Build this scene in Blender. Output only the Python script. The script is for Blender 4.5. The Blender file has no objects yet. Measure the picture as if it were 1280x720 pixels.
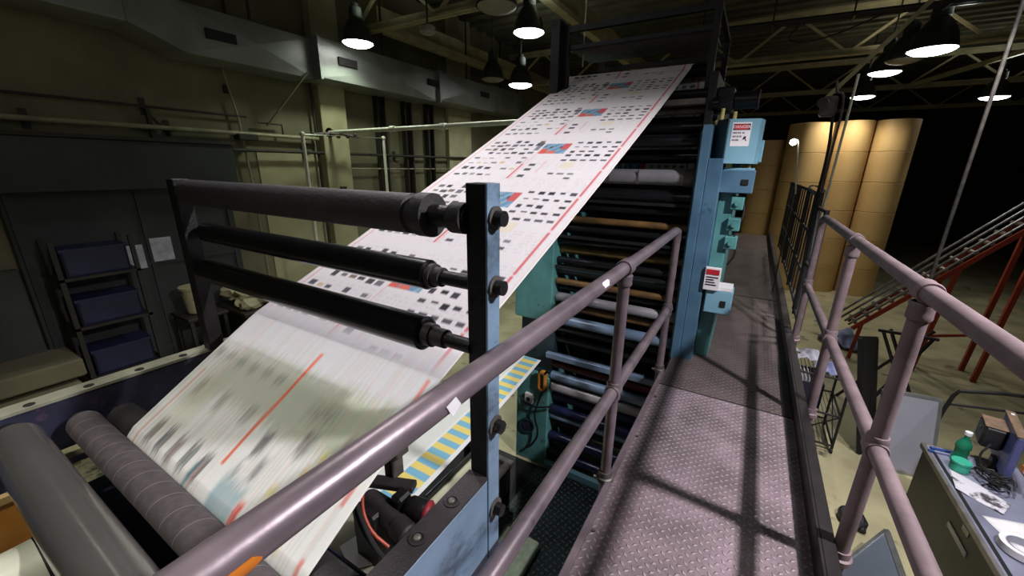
import bpy, bmesh, math, random
from mathutils import Vector, Matrix
random.seed(7)
SC = bpy.context.scene
COL = SC.collection
PI = math.pi
FLOOR = -1.75

# ------------------------------------------------------------------ materials
def srgb(r, g, b):
    def f(c):
        c /= 255.0
        return c/12.92 if c <= 0.04045 else ((c+0.055)/1.055)**2.4
    return (f(r), f(g), f(b), 1.0)

def new_mat(name):
    m = bpy.data.materials.new(name); m.use_nodes = True
    nt = m.node_tree
    return m, nt, nt.nodes['Principled BSDF']

def mat(name, col, rough=0.5, metal=0.0, col2=None, scale=6.0, bump=0.0, bscale=None, spots=None, spot_scale=3.0, spot_lo=0.58, spot_hi=0.66, stretch=(1,1,1)):
    """procedural paint/metal: two noise-mixed tones, optional worn patches, optional fine bump"""
    m, nt, P = new_mat(name)
    N, L = nt.nodes, nt.links
    P.inputs['Roughness'].default_value = rough
    P.inputs['Metallic'].default_value = metal
    tc = N.new('ShaderNodeTexCoord'); mp = N.new('ShaderNodeMapping')
    mp.inputs['Scale'].default_value = stretch
    L.new(tc.outputs['Object'], mp.inputs['Vector'])
    c2 = col2 if col2 else tuple(c*0.62 for c in col[:3])+(1,)
    nz = N.new('ShaderNodeTexNoise'); nz.inputs['Scale'].default_value = scale; nz.inputs['Detail'].default_value = 6
    L.new(mp.outputs[0], nz.inputs['Vector'])
    rp = N.new('ShaderNodeValToRGB'); rp.color_ramp.elements[0].position = 0.32; rp.color_ramp.elements[1].position = 0.68
    rp.color_ramp.elements[0].color = c2; rp.color_ramp.elements[1].color = col
    L.new(nz.outputs['Fac'], rp.inputs[0])
    out = rp.outputs[0]
    if spots:
        n2 = N.new('ShaderNodeTexNoise'); n2.inputs['Scale'].default_value = spot_scale; n2.inputs['Detail'].default_value = 8; n2.inputs['Roughness'].default_value = 0.65
        L.new(mp.outputs[0], n2.inputs['Vector'])
        r2 = N.new('ShaderNodeValToRGB'); r2.color_ramp.elements[0].position = spot_lo; r2.color_ramp.elements[1].position = spot_hi
        L.new(n2.outputs['Fac'], r2.inputs[0])
        mx = N.new('ShaderNodeMix'); mx.data_type = 'RGBA'
        L.new(r2.outputs[0], mx.inputs[0]); L.new(out, mx.inputs[6]); mx.inputs[7].default_value = spots
        out = mx.outputs[2]
    L.new(out, P.inputs['Base Color'])
    if bump:
        n3 = N.new('ShaderNodeTexNoise'); n3.inputs['Scale'].default_value = bscale or scale*6; n3.inputs['Detail'].default_value = 4
        L.new(mp.outputs[0], n3.inputs['Vector'])
        bp = N.new('ShaderNodeBump'); bp.inputs['Strength'].default_value = bump; bp.inputs['Distance'].default_value = 0.01
        L.new(n3.outputs['Fac'], bp.inputs['Height']); L.new(bp.outputs[0], P.inputs['Normal'])
    return m

def emis(name, col, s):
    m, nt, P = new_mat(name)
    P.inputs['Base Color'].default_value = col
    P.inputs['Emission Color'].default_value = col
    P.inputs['Emission Strength'].default_value = s
    return m

def vcol_mat(name, rough=0.75):
    m, nt, P = new_mat(name)
    a = nt.nodes.new('ShaderNodeAttribute'); a.attribute_name = 'ink'
    nz = nt.nodes.new('ShaderNodeTexNoise'); nz.inputs['Scale'].default_value = 55; nz.inputs['Detail'].default_value = 3
    tc = nt.nodes.new('ShaderNodeTexCoord'); nt.links.new(tc.outputs['Object'], nz.inputs['Vector'])
    mx = nt.nodes.new('ShaderNodeMix'); mx.data_type = 'RGBA'; mx.blend_type = 'MULTIPLY'; mx.inputs[0].default_value = 0.12
    nt.links.new(a.outputs['Color'], mx.inputs[6]); nt.links.new(nz.outputs['Color'], mx.inputs[7])
    nt.links.new(mx.outputs[2], P.inputs['Base Color'])
    P.inputs['Roughness'].default_value = rough
    P.inputs['Specular IOR Level'].default_value = 0.25
    return m

def tread_mat(name, col, col2, cell, wear, rough=0.55, metal=0.15, strength=0.9, angle=45):
    """steel chequer plate: little raised lozenges, alternating direction"""
    m, nt, P = new_mat(name)
    N, L = nt.nodes, nt.links
    def M(op, a, b=None, c=None):
        n = N.new('ShaderNodeMath'); n.operation = op
        for i, v in enumerate((a, b, c)):
            if v is None: continue
            if isinstance(v, (int, float)): n.inputs[i].default_value = v
            else: L.new(v, n.inputs[i])
        return n.outputs[0]
    tc = N.new('ShaderNodeTexCoord'); mp = N.new('ShaderNodeMapping')
    mp.inputs['Rotation'].default_value = (0, 0, math.radians(angle)); mp.inputs['Scale'].default_value = (1/cell,)*3
    L.new(tc.outputs['Object'], mp.inputs['Vector'])
    sp = N.new('ShaderNodeSeparateXYZ'); L.new(mp.outputs[0], sp.inputs[0])
    x, y = sp.outputs[0], sp.outputs[1]
    fx = M('SUBTRACT', M('FRACT', x), 0.5); fy = M('SUBTRACT', M('FRACT', y), 0.5)
    par = M('ABSOLUTE', M('MODULO', M('ADD', M('FLOOR', x), M('FLOOR', y)), 2.0))
    ax, ay = M('ABSOLUTE', fx), M('ABSOLUTE', fy)
    inv = M('SUBTRACT', 1.0, par)
    u = M('ADD', M('MULTIPLY', ax, par), M('MULTIPLY', ay, inv))
    v = M('ADD', M('MULTIPLY', ay, par), M('MULTIPLY', ax, inv))
    d = M('ADD', M('MULTIPLY', u, 1.75), M('MULTIPLY', v, 4.2))
    h = M('SUBTRACT', 1.0, M('MINIMUM', d, 1.0)); h = M('MINIMUM', M('MULTIPLY', h, 2.2), 1.0)
    nz = N.new('ShaderNodeTexNoise'); nz.inputs['Scale'].default_value = 2.6; nz.inputs['Detail'].default_value = 8; nz.inputs['Roughness'].default_value = 0.62
    L.new(tc.outputs['Object'], nz.inputs['Vector'])
    rp = N.new('ShaderNodeValToRGB'); rp.color_ramp.elements[0].position = 0.33; rp.color_ramp.elements[1].position = 0.66
    rp.color_ramp.elements[0].color = col2; rp.color_ramp.elements[1].color = col
    L.new(nz.outputs['Fac'], rp.inputs[0])
    mx = N.new('ShaderNodeMix'); mx.data_type = 'RGBA'; mx.inputs[7].default_value = wear
    L.new(M('MULTIPLY', h, 0.55), mx.inputs[0]); L.new(rp.outputs[0], mx.inputs[6])
    # grime between the lozenges, fine speckle
    n2 = N.new('ShaderNodeTexNoise'); n2.inputs['Scale'].default_value = 60; n2.inputs['Detail'].default_value = 2
    L.new(tc.outputs['Object'], n2.inputs['Vector'])
    m2 = N.new('ShaderNodeMix'); m2.data_type = 'RGBA'; m2.blend_type = 'MULTIPLY'; m2.inputs[0].default_value = 0.35
    L.new(mx.outputs[2], m2.inputs[6]); L.new(n2.outputs['Fac'], m2.inputs[7])
    L.new(m2.outputs[2], P.inputs['Base Color'])
    bp = N.new('ShaderNodeBump'); bp.inputs['Strength'].default_value = strength; bp.inputs['Distance'].default_value = 0.004
    L.new(h, bp.inputs['Height']); L.new(bp.outputs[0], P.inputs['Normal'])
    P.inputs['Roughness'].default_value = rough; P.inputs['Metallic'].default_value = metal
    return m

def stripe_mat(name, col, line, period, width, axis=0, rough=0.8, twist=0.0):
    """a cloth-covered roller: thin seams at regular spacing along the axis (a spiral wrap)"""
    m, nt, P = new_mat(name)
    N, L = nt.nodes, nt.links
    tc = N.new('ShaderNodeTexCoord'); sp = N.new('ShaderNodeSeparateXYZ'); L.new(tc.outputs['Object'], sp.inputs[0])
    def M(op, a, b=None):
        n = N.new('ShaderNodeMath'); n.operation = op
        for i, v in enumerate((a, b)):
            if v is None: continue
            if isinstance(v, (int, float)): n.inputs[i].default_value = v
            else: L.new(v, n.inputs[i])
        return n.outputs[0]
    ang = M('ARCTAN2', sp.outputs[2], sp.outputs[1])
    s = M('ADD', M('DIVIDE', sp.outputs[axis], period), M('MULTIPLY', ang, twist/(2*PI)))
    f = M('FRACT', M('ADD', s, 50.0))
    ln = M('LESS_THAN', f, width)
    nz = N.new('ShaderNodeTexNoise'); nz.inputs['Scale'].default_value = 40; nz.inputs['Detail'].default_value = 5
    L.new(tc.outputs['Object'], nz.inputs['Vector'])
    rp = N.new('ShaderNodeValToRGB'); rp.color_ramp.elements[0].color = tuple(c*0.7 for c in col[:3])+(1,); rp.color_ramp.elements[1].color = col
    rp.color_ramp.elements[0].position = .35; rp.color_ramp.elements[1].position = .65
    L.new(nz.outputs['Fac'], rp.inputs[0])
    mx = N.new('ShaderNodeMix'); mx.data_type = 'RGBA'; mx.inputs[7].default_value = line
    L.new(ln, mx.inputs[0]); L.new(rp.outputs[0], mx.inputs[6]); L.new(mx.outputs[2], P.inputs['Base Color'])
    P.inputs['Roughness'].default_value = rough
    bp = N.new('ShaderNodeBump'); bp.inputs['Strength'].default_value = .4; bp.inputs['Distance'].default_value = .003
    L.new(nz.outputs['Fac'], bp.inputs['Height']); L.new(bp.outputs[0], P.inputs['Normal'])
    return m

MAUVE = mat('mauve_rail_paint', srgb(126,113,120), .36, .35, srgb(98,87,94), 9, .05, 50, spots=srgb(74,66,70), spot_scale=6, spot_lo=.60, spot_hi=.70)
MAUVE2 = mat('dusty_mauve_rail_paint', srgb(130,112,117), .58, .1, srgb(104,90,94), 9, .1, 50, spots=srgb(92,78,82), spot_scale=5, spot_lo=.58, spot_hi=.70)
DARKRAIL = mat('dark_rail_paint', srgb(52,50,54), .5, .3, srgb(36,35,38), 9)
TREAD = tread_mat('mauve_chequer_plate', srgb(176,154,164), srgb(108,99,102), .031, srgb(222,208,216), .45, .2, 1.0)
TREAD2 = tread_mat('brown_dusty_chequer_plate', srgb(112,98,98), srgb(78,70,68), .036, srgb(146,132,130), .6, .1, .9)
PITTREAD = tread_mat('dark_green_chequer_plate', srgb(50,64,68), srgb(30,40,44), .05, srgb(120,136,140), .4, .35, .9, 20)
TOEBOARD = mat('toe_board_paint', srgb(48,42,44), .5, .3, srgb(30,26,28), 7)
BLACKSTEEL = mat('black_steel', srgb(38,36,38), .48, .5, srgb(24,23,25), 14, .2, 120)
BEAMTOP = mat('worn_black_steel', srgb(62,56,60), .5, .35, srgb(44,40,44), 12, .3, 200)
BLUEWORN = mat('worn_light_blue_paint', srgb(126,152,178), .45, .1, srgb(102,126,150), 5, .1, 60, spots=srgb(38,40,50), spot_scale=4.5, spot_lo=.50, spot_hi=.68, stretch=(1,1,1.6))
NAVY = mat('ink_stained_navy_paint', srgb(48,50,74), .5, .1, srgb(28,27,42), 9, spots=srgb(84,60,84), spot_scale=10)
BEIGETOP = mat('dusty_beige_steel', srgb(150,150,132), .6, .2, srgb(120,120,104), 8)
CHROME = mat('polished_roller_steel', srgb(150,148,146), .22, .8, srgb(136,134,132), 3)
CLOTH = stripe_mat('grey_grip_wrap', srgb(84,76,79), srgb(118,108,108), .075, .04, 0, .85, 1.0)
RUBBER = mat('dark_roller_rubber', srgb(46,43,46), .62, .05, srgb(34,32,34), 20, .2, 90)
DARKGLOSS = mat('dark_glossy_roller', srgb(40,40,42), .25, .75, srgb(30,30,32), 6)
COLLAR = mat('dusty_collar_steel', srgb(108,104,100), .55, .5, srgb(76,72,72), 14)
PAPER = vcol_mat('newsprint_print')
WHITEPAPER = mat('white_paper', srgb(226,224,228), .8, 0, srgb(206,205,210), 5)
PRESSBLUE = mat('press_blue_paint', srgb(84,120,146), .42, .05, srgb(62,94,120), 4, .1, 40, spots=srgb(40,58,76), spot_scale=6, spot_lo=.63, spot_hi=.72)
PRESSLIGHT = mat('press_pale_blue_paint', srgb(128,176,196), .4, .05, srgb(110,158,180), 4, .1, 40)
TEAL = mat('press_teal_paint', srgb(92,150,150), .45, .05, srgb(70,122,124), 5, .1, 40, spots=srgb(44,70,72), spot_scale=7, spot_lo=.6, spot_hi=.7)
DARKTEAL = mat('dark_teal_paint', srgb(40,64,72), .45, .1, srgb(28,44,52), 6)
INKDARK = mat('inky_black_roller', srgb(26,26,32), .3, .2, srgb(18,18,22), 8)
INKNAVY = mat('inky_blue_roller', srgb(40,46,86), .28, .2, srgb(26,30,60), 8)
INKRED = mat('inky_red_roller', srgb(92,34,44), .3, .1, srgb(62,24,32), 8)
INKYELLOW = mat('inky_yellow_roller', srgb(104,88,44), .35, .1, srgb(70,58,30), 8)
AMBER = mat('amber_paint', srgb(206,140,58), .5, 0, srgb(170,110,44), 8)
INKORANGE = mat('amber_ink_tray', srgb(122,92,54), .4, .1, srgb(78,58,34), 8)
PALEROLL = mat('pale_blanket_roller', srgb(150,150,156), .35, .2, srgb(118,118,126), 4)
BLUEROLL = mat('light_blue_roller', srgb(120,142,166), .35, .15, srgb(86,106,134), 4)
BODYDARK = mat('press_body_black', srgb(26,26,28), .6, .2, srgb(18,18,20), 6)
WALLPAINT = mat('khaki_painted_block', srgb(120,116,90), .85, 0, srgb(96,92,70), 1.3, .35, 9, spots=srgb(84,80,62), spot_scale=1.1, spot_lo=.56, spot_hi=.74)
PILLARPAINT = mat('cream_painted_pillar', srgb(168,162,128), .8, 0, srgb(148,142,110), 2)
BASEPAINT = mat('dark_grey_wall_base', srgb(74,76,70), .85, 0, srgb(56,58,54), 2)
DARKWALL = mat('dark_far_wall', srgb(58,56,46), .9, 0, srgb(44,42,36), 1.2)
CEIL = mat('dark_roof_deck', srgb(84,82,62), .9, 0, srgb(60,58,44), 1.5)
TRUSSP = mat('khaki_truss_paint', srgb(172,164,128), .6, .1, srgb(144,136,104), 4)
FLOORM = mat('worn_yellowish_concrete', srgb(186,178,142), .62, 0, srgb(146,138,108), 1.6, .12, 30, spots=srgb(64,66,56), spot_scale=2.4, spot_lo=.60, spot_hi=.68)
GALV = mat('galvanised_duct_steel', srgb(132,136,130), .42, .3, srgb(106,110,104), 2.2)
VENTBLACK = mat('black_vent_grille', srgb(14,14,14), .8)
DOORM = mat('dark_steel_door', srgb(58,60,60), .6, .2, srgb(46,48,48), 2)
PIPEWHITE = mat('white_pipe_paint', srgb(214,214,196), .45, .05, srgb(190,190,170), 6)
PIPEBEIGE = mat('beige_pipe_paint', srgb(150,146,116), .5, .1, srgb(122,118,92), 6)
PIPEDARK = mat('dark_pipe', srgb(50,46,40), .6, .2, srgb(36,33,28), 6)
LAMPSHADE = mat('dark_lamp_shade', srgb(60,62,58), .5, .4, srgb(46,48,44), 5)
LAMPOFF = mat('frosted_unlit_lens', srgb(128,122,104), .5, 0, srgb(112,108,92), 5)
LAMPON = emis('lit_lamp_lens', (1, 1, .97, 1), 14)
BULB = emis('small_lit_bulb', (1, .99, .95, 1), 12)
KRAFT = mat('kraft_roll_wrap', srgb(200,168,114), .5, 0, srgb(186,152,100), 1.2)
KRAFTEND = mat('pale_roll_end', srgb(206,188,150), .8, 0, srgb(184,166,128), 3)
DESKSIDE = mat('dark_grey_desk_steel', srgb(62,62,64), .5, .2, srgb(52,52,54), 3)
DESKTOP = mat('pale_blue_grey_laminate', srgb(138,142,166), .4, .05, srgb(108,110,128), 3, spots=srgb(72,68,66), spot_scale=3, spot_lo=.62, spot_hi=.74)
DESKEDGE = mat('light_metal_edge', srgb(150,146,146), .4, .6, srgb(120,116,116), 8)
MONBLACK = mat('black_plastic', srgb(30,29,33), .45, 0, srgb(22,21,25), 6)
MONDUST = mat('dusty_brown_plastic', srgb(128,104,84), .8, 0, srgb(92,74,60), 20)
MONBLUELIT = mat('blue_lit_plastic', srgb(92,96,150), .35, 0, srgb(72,76,124), 4)  # bluish light on the monitor case put into its colour
GREENGLASS = mat('green_plastic_bottle', srgb(44,140,104), .15, 0, srgb(32,116,86), 6)
TEALCUP = mat('mint_plastic_cup', srgb(66,180,152), .35, 0, srgb(54,156,132), 6)
BLUEPEN = mat('blue_plastic', srgb(54,90,170), .35, 0)
ORANGEP = mat('orange_plastic', srgb(222,130,36), .5, 0, srgb(196,108,28), 6)
REDP = mat('red_enamel', srgb(150,40,52), .45, 0, srgb(110,28,38), 10)
CABLE = mat('black_cable_rubber', srgb(24,23,26), .55, 0)
REDCABLE = mat('orange_red_cable', srgb(186,72,48), .5, 0)
BOARDGREY = mat('pale_grey_board', srgb(166,168,182), .25, .05, srgb(150,152,166), 1.2)
BOARDFRAME = mat('aluminium_board_frame', srgb(186,190,192), .35, .7)
BOARDBLUE = mat('blue_grey_glazed_board', srgb(116,126,140), .2, .05, srgb(98,106,120), 1.2)
CLOTHBLUE = mat('pale_blue_rag', srgb(150,156,190), .85, 0, srgb(110,116,160), 12)
CLOTHWHITE = mat('pale_grey_rag', srgb(190,188,198), .9, 0, srgb(150,150,164), 12)
NAVYBIN = mat('navy_plastic', srgb(32,36,70), .45, 0, srgb(23,26,50), 8)
ORANGEFRAME = mat('red_orange_steel', srgb(168,60,40), .5, .1, srgb(130,44,30), 5)
STEELRAIL = mat('grey_conveyor_steel', srgb(150,150,150), .35, .8, srgb(110,110,110), 7)
STICKERWHITE = mat('white_sticker', srgb(232,230,236), .6, 0, srgb(220,218,224), 8)
SIGNRED = mat('sign_red', srgb(206,44,56), .5, 0)
SIGNBLACK = mat('sign_black', srgb(24,22,24), .6, 0)
CREAMPLASTIC = mat('yellowed_round_plate', srgb(206,196,126), .5, 0, srgb(178,166,100), 8)
GREENPAPER = mat('pale_green_chequer_step', srgb(200,216,194), .6, .05, srgb(166,186,164), 16, .5, 70)
PERF = None

# ------------------------------------------------------------------ mesh helpers
class MB:
    def __init__(s): s.bm = bmesh.new()
    def _bev(s, verts, b, seg=1):
        if b <= 0: return
        es = {e for v in verts for e in v.link_edges}
        bmesh.ops.bevel(s.bm, geom=list(es), offset=b, segments=seg, affect='EDGES', profile=.5)
    def box(s, x0, x1, y0, y1, z0, z1, b=0.0, seg=1):
        v = [s.bm.verts.new((x, y, z)) for z in (z0, z1) for y in (y0, y1) for x in (x0, x1)]
        for f in ((0,2,3,1),(4,5,7,6),(0,1,5,4),(2,6,7,3),(0,4,6,2),(1,3,7,5)): s.bm.faces.new([v[i] for i in f])
        s._bev(v, b, seg); return s
    def obox(s, c, size, rot, b=0.0):
        c = Vector(c); hx, hy, hz = (a/2 for a in size)
        v = [s.bm.verts.new(c + rot @ Vector((x, y, z))) for z in (-hz, hz) for y in (-hy, hy) for x in (-hx, hx)]
        for f in ((0,2,3,1),(4,5,7,6),(0,1,5,4),(2,6,7,3),(0,4,6,2),(1,3,7,5)): s.bm.faces.new([v[i] for i in f])
        s._bev(v, b); return s
    def bar(s, p0, p1, w, h, b=0.0, up=(0,0,1)):
        p0, p1 = Vector(p0), Vector(p1); d = (p1-p0); l = d.length; d.normalize()
        up = Vector(up)
        if abs(d.dot(up)) > .98: up = Vector((0,1,0))
        sd = d.cross(up).normalized(); u = sd.cross(d)
        R = Matrix((d, sd, u)).transposed()
        return s.obox((p0+p1)/2, (l, w, h), R, b)
    def cyl(s, p0, p1, r, seg=20, r2=None, caps=True):
        p0, p1 = Vector(p0), Vector(p1); d = (p1-p0).normalized(); r2 = r if r2 is None else r2
        a = Vector((0,0,1)) if abs(d.z) < .9 else Vector((1,0,0))
        e1 = d.cross(a).normalized(); e2 = d.cross(e1)
        A = []; B = []
        for i in range(seg):
            t = 2*PI*i/seg; q = e1*math.cos(t)+e2*math.sin(t)
            A.append(s.bm.verts.new(p0+q*r)); B.append(s.bm.verts.new(p1+q*r2))
        for i in range(seg):
            j = (i+1) % seg; s.bm.faces.new((A[i], A[j], B[j], B[i]))
        if caps: s.bm.faces.new(A[::-1]); s.bm.faces.new(B)
        return s
    def roll(s, p0, p1, prof, seg=28):
        """turned body: prof = [(t along 0..1, radius)]"""
        p0, p1 = Vector(p0), Vector(p1); d = (p1-p0); n = d.normalized()
        a = Vector((0,0,1)) if abs(n.z) < .9 else Vector((1,0,0))
        e1 = n.cross(a).normalized(); e2 = n.cross(e1); rings = []
        for t, r in prof:
            rings.append([s.bm.verts.new(p0+d*t+(e1*math.cos(2*PI*i/seg)+e2*math.sin(2*PI*i/seg))*max(r,1e-4)) for i in range(seg)])
        for k in range(len(rings)-1):
            for i in range(seg):
                j = (i+1) % seg; s.bm.faces.new((rings[k][i], rings[k][j], rings[k+1][j], rings[k+1][i]))
        s.bm.faces.new(rings[0][::-1]); s.bm.faces.new(rings[-1]); return s
    def tube(s, pts, r, seg=8, smooth=0, caps=True):
        P = [Vector(p) for p in pts]
        for _ in range(smooth):
            Q = [P[0]]
            for a, b in zip(P, P[1:]): Q += [a*.75+b*.25, a*.25+b*.75]
            Q.append(P[-1]); P = Q
        n0 = None; rings = []
        for i, p in enumerate(P):
            d = (P[min(i+1, len(P)-1)]-P[max(i-1, 0)]).normalized()
            if n0 is None:
                a = Vector((0,0,1)) if abs(d.z) < .9 else Vector((1,0,0)); n0 = d.cross(a).normalized()
            n0 = (n0-d*n0.dot(d)).normalized(); e2 = d.cross(n0)
            rings.append([s.bm.verts.new(p+(n0*math.cos(2*PI*k/seg)+e2*math.sin(2*PI*k/seg))*r) for k in range(seg)])
        for A, B in zip(rings, rings[1:]):
            for k in range(seg):
                j = (k+1) % seg; s.bm.faces.new((A[k], A[j], B[j], B[k]))
        if caps: s.bm.faces.new(rings[0][::-1]); s.bm.faces.new(rings[-1])
        return s
    def prism(s, pts, vec):
        vec = Vector(vec); A = [s.bm.verts.new(p) for p in pts]; B = [s.bm.verts.new(Vector(p)+vec) for p in pts]
        n = len(A); s.bm.faces.new(A[::-1]); s.bm.faces.new(B)
        for i in range(n):
            j = (i+1) % n; s.bm.faces.new((A[i], A[j], B[j], B[i]))
        return s
    def ring(s, c, r0, r1, h, axis='Z', seg=28):
        c = Vector(c)
        R = {'Z': Matrix.Identity(3), 'X': Matrix(((0,0,1),(1,0,0),(0,1,0))), 'Y': Matrix(((1,0,0),(0,0,1),(0,1,0)))}[axis]
        rings = []
        for r, z in ((r0,-h/2),(r1,-h/2),(r1,h/2),(r0,h/2)):
            rings.append([s.bm.verts.new(c+R@Vector((r*math.cos(2*PI*i/seg), r*math.sin(2*PI*i/seg), z))) for i in range(seg)])
        for k in range(4):
            for i in range(seg):
                j = (i+1) % seg; A, B = rings[k], rings[(k+1) % 4]; s.bm.faces.new((A[i], A[j], B[j], B[i]))
        return s
    def blob(s, c, rad, rot=None, sub=2, jitter=0.0, seed=0):
        rnd = random.Random(seed)
        r = bmesh.ops.create_icosphere(s.bm, subdivisions=sub, radius=1)
        for v in r['verts']:
            k = 1+rnd.uniform(-jitter, jitter)
            p = Vector((v.co.x*rad[0]*k, v.co.y*rad[1]*k, v.co.z*rad[2]*k))
            if rot: p = rot @ p
            v.co = Vector(c)+p
        return s
    def grid(s, f, nu, nv):
        V = [[s.bm.verts.new(f(i/nu, j/nv)) for i in range(nu+1)] for j in range(nv+1)]
        for j in range(nv):
            for i in range(nu): s.bm.faces.new((V[j][i], V[j][i+1], V[j+1][i+1], V[j+1][i]))
        return s
    def build(s, name, m, parent=None, smooth=35, base=None, recalc=True):
        if recalc: bmesh.ops.recalc_face_normals(s.bm, faces=s.bm.faces[:])
        vs = s.bm.verts
        if parent is None:
            if base is None:
                xs = [v.co.x for v in vs]; ys = [v.co.y for v in vs]; zs = [v.co.z for v in vs]
                base = ((min(xs)+max(xs))/2, (min(ys)+max(ys))/2, min(zs))
            off = Vector(base)
        else:
            off = Vector((0,0,0)); q = parent
            while q: off += q.location; q = q.parent
        local = Vector((0,0,0))
        if parent is not None and name in CENTRED:
            xs = [v.co.x for v in vs]; ys = [v.co.y for v in vs]; zs = [v.co.z for v in vs]
            c = Vector(((min(xs)+max(xs))/2, (min(ys)+max(ys))/2, (min(zs)+max(zs))/2))
            local = c-off; off = c
        for v in vs: v.co -= off
        me = bpy.data.meshes.new(name); s.bm.to_mesh(me); s.bm.free()
        me.materials.append(m)
        if smooth:
            me.shade_smooth(); me.set_sharp_from_angle(angle=math.radians(smooth))
        o = bpy.data.objects.new(name, me); COL.objects.link(o)
        if parent is None: o.location = off
        else: o.parent = parent; o.location = local
        return o
CENTRED = {'grip_roller'}

def tag(o, label=None, cat=None, group=None, kind=None):
    if label: o['label'] = label
    if cat: o['category'] = cat
    if group: o['group'] = group
    if kind: o['kind'] = kind
    return o
def thing(name, loc, label, cat, group=None, kind=None):
    o = bpy.data.objects.new(name, None); COL.objects.link(o); o.location = loc; o.empty_display_size = .1
    return tag(o, label, cat, group, kind)
def copy_tree(o, parent=None):
    c = o.copy(); COL.objects.link(c)
    if parent: c.parent = parent
    for ch in list(o.children): copy_tree(ch, c)
    return c
def lab(o, s): o['label'] = s; return o

# ------------------------------------------------------------------ setting
tag(MB().box(-7.2, 9.5, -4, 26, FLOOR-.1, FLOOR).build('floor', FLOORM), 'worn yellowish grey concrete floor of the press hall with dark stains', 'floor', kind='structure')
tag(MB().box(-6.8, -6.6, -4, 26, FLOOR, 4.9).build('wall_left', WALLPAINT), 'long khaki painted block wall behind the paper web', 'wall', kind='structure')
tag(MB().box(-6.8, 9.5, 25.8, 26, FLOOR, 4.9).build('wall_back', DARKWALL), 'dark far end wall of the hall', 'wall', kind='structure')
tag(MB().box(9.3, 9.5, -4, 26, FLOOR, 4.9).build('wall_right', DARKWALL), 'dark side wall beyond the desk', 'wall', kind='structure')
m = MB(); m.box(-7.2, 9.5, -4, 26, 4.8, 4.9)
y = -3.8
while y < 25.5:
    m.box(-6.6, 9.3, y, y+.14, 4.74, 4.8); y += .42
tag(m.build('ceiling', CEIL, smooth=0), 'ribbed dark roof deck above the trusses', 'ceiling', kind='structure')

def truss(y, n, zb=3.68, zt=4.5):
    m = MB()
    m.box(-6.6, 9.3, y-.07, y+.07, zb, zb+.035, 0); m.box(-6.6, 9.3, y-.012, y+.012, zb, zb+.13)
    m.box(-6.6, 9.3, y-.07, y+.07, zt, zt+.035); m.box(-6.6, 9.3, y-.012, y+.012, zt-.1, zt+.03)
    x = -6.5; k = 0; st = .95
    while x < 9:
        a, b = (zb+.05, zt-.02) if k % 2 == 0 else (zt-.02, zb+.05)
        m.bar((x, y, a), (x+st, y, b), .045, .045); x += st; k += 1
    return tag(m.build('trim_%d' % n, TRUSSP, smooth=0), 'khaki steel roof truss across the hall, number %s from the camera' % ['one','two','three','four'][n-1], 'truss', kind='structure')
for i, yy in enumerate((5.4, 10.8, 15.6, 20.6)): truss(yy, i+1)
tag(MB().box(-6.1, -5.9, 5.5, 15.5, 3.72, 3.84).box(-6.02, -5.98, 5.5, 15.5, 3.84, 4.1).build('trim_5', TRUSSP, smooth=0), 'khaki steel purlin running along the left wall above the duct', 'beam', kind='structure')
tag(MB().box(-2.98, -2.84, 5.5, 20.5, 3.72, 3.8).box(-2.925, -2.895, 5.5, 20.5, 3.8, 4.1).build('trim_6', TRUSSP, smooth=0), 'khaki steel purlin running lengthwise above the printed web', 'beam', kind='structure')
tag(MB().bar((.60,7,2.44),(2.45,7,4.75), .05, .05).build('trim_7', TRUSSP, smooth=0), 'slanting khaki brace dropping from the roof in front of the lit lamps', 'beam', kind='structure')
tag(MB().bar((3.0, 15.5, 3.72), (6.4, 10.9, 4.4), .09, .09).build('trim_8', TRUSSP, smooth=0), 'slanting khaki roof brace at the far right', 'beam', kind='structure')
# pillars of the left wall
tag(MB().box(-6.6, -6.42, 4.5, 5.0, FLOOR, 4.8, .01).build('trim_9', PILLARPAINT), 'cream painted wall pillar beside the white pipe loop', 'pillar', kind='structure')
tag(MB().box(-6.6, -6.5, 7.9, 8.8, FLOOR, 4.8, .01).build('trim_10', PILLARPAINT), 'cream painted wall pier far along the left wall', 'pillar', kind='structure')
# door + header
d = thing('door_1', (-6.55, 1.9, FLOOR), 'large dark sliding steel door in the left wall', 'door', kind='structure')
m = MB(); m.box(-6.6, -6.52, .82, 2.95, FLOOR, 1.2, .01)
m.build('door_leaf', DOORM, d)
m = MB()
for yy in (.86, 1.88, 2.86): m.box(-6.525, -6.495, yy, yy+.06, FLOOR, 1.2)
for zz in (-.9, .25): m.box(-6.525, -6.5, .86, 2.92, zz, zz+.06)
m.build('door_rib', DOORM, d)
MB().box(-6.6, -6.36, -1.2, 3.02, 1.2, 1.76, .01).build('door_header', DOORM, d)
m = MB().box(-6.38, -6.33, -1.2, 3.05, 1.76, 1.80)
m.build('door_track', PIPEDARK, d)
MB().box(-6.515, -6.48, .98, 1.02, -.6, -.3, .01).build('door_handle', COLLAR, d)
tag(MB().box(-6.6, -6.5, -2.5, .80, FLOOR, .42, .01).build('trim_11', BASEPAINT), 'dark grey painted wall base left of the sliding door', 'trim', kind='structure')
m = MB(); m.box(-6.6, -5.95, -1.6, .95, -.72, -.52, .02).box(-6.6, -6.0, -1.6, .9, -1.1, -.78, .03).box(-6.6, -6.05, -1.6, .7, FLOOR, -1.1)
tag(m.build('trim_12', WALLPAINT), 'chipped concrete ledge at the foot of the left wall', 'ledge', kind='structure')
tag(MB().box(-6.6, -6.585, 3.45, 4.45, FLOOR, 1.72).build('trim_13', PILLARPAINT), 'pale painted wall panel right of the sliding door', 'trim', kind='structure')

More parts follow.
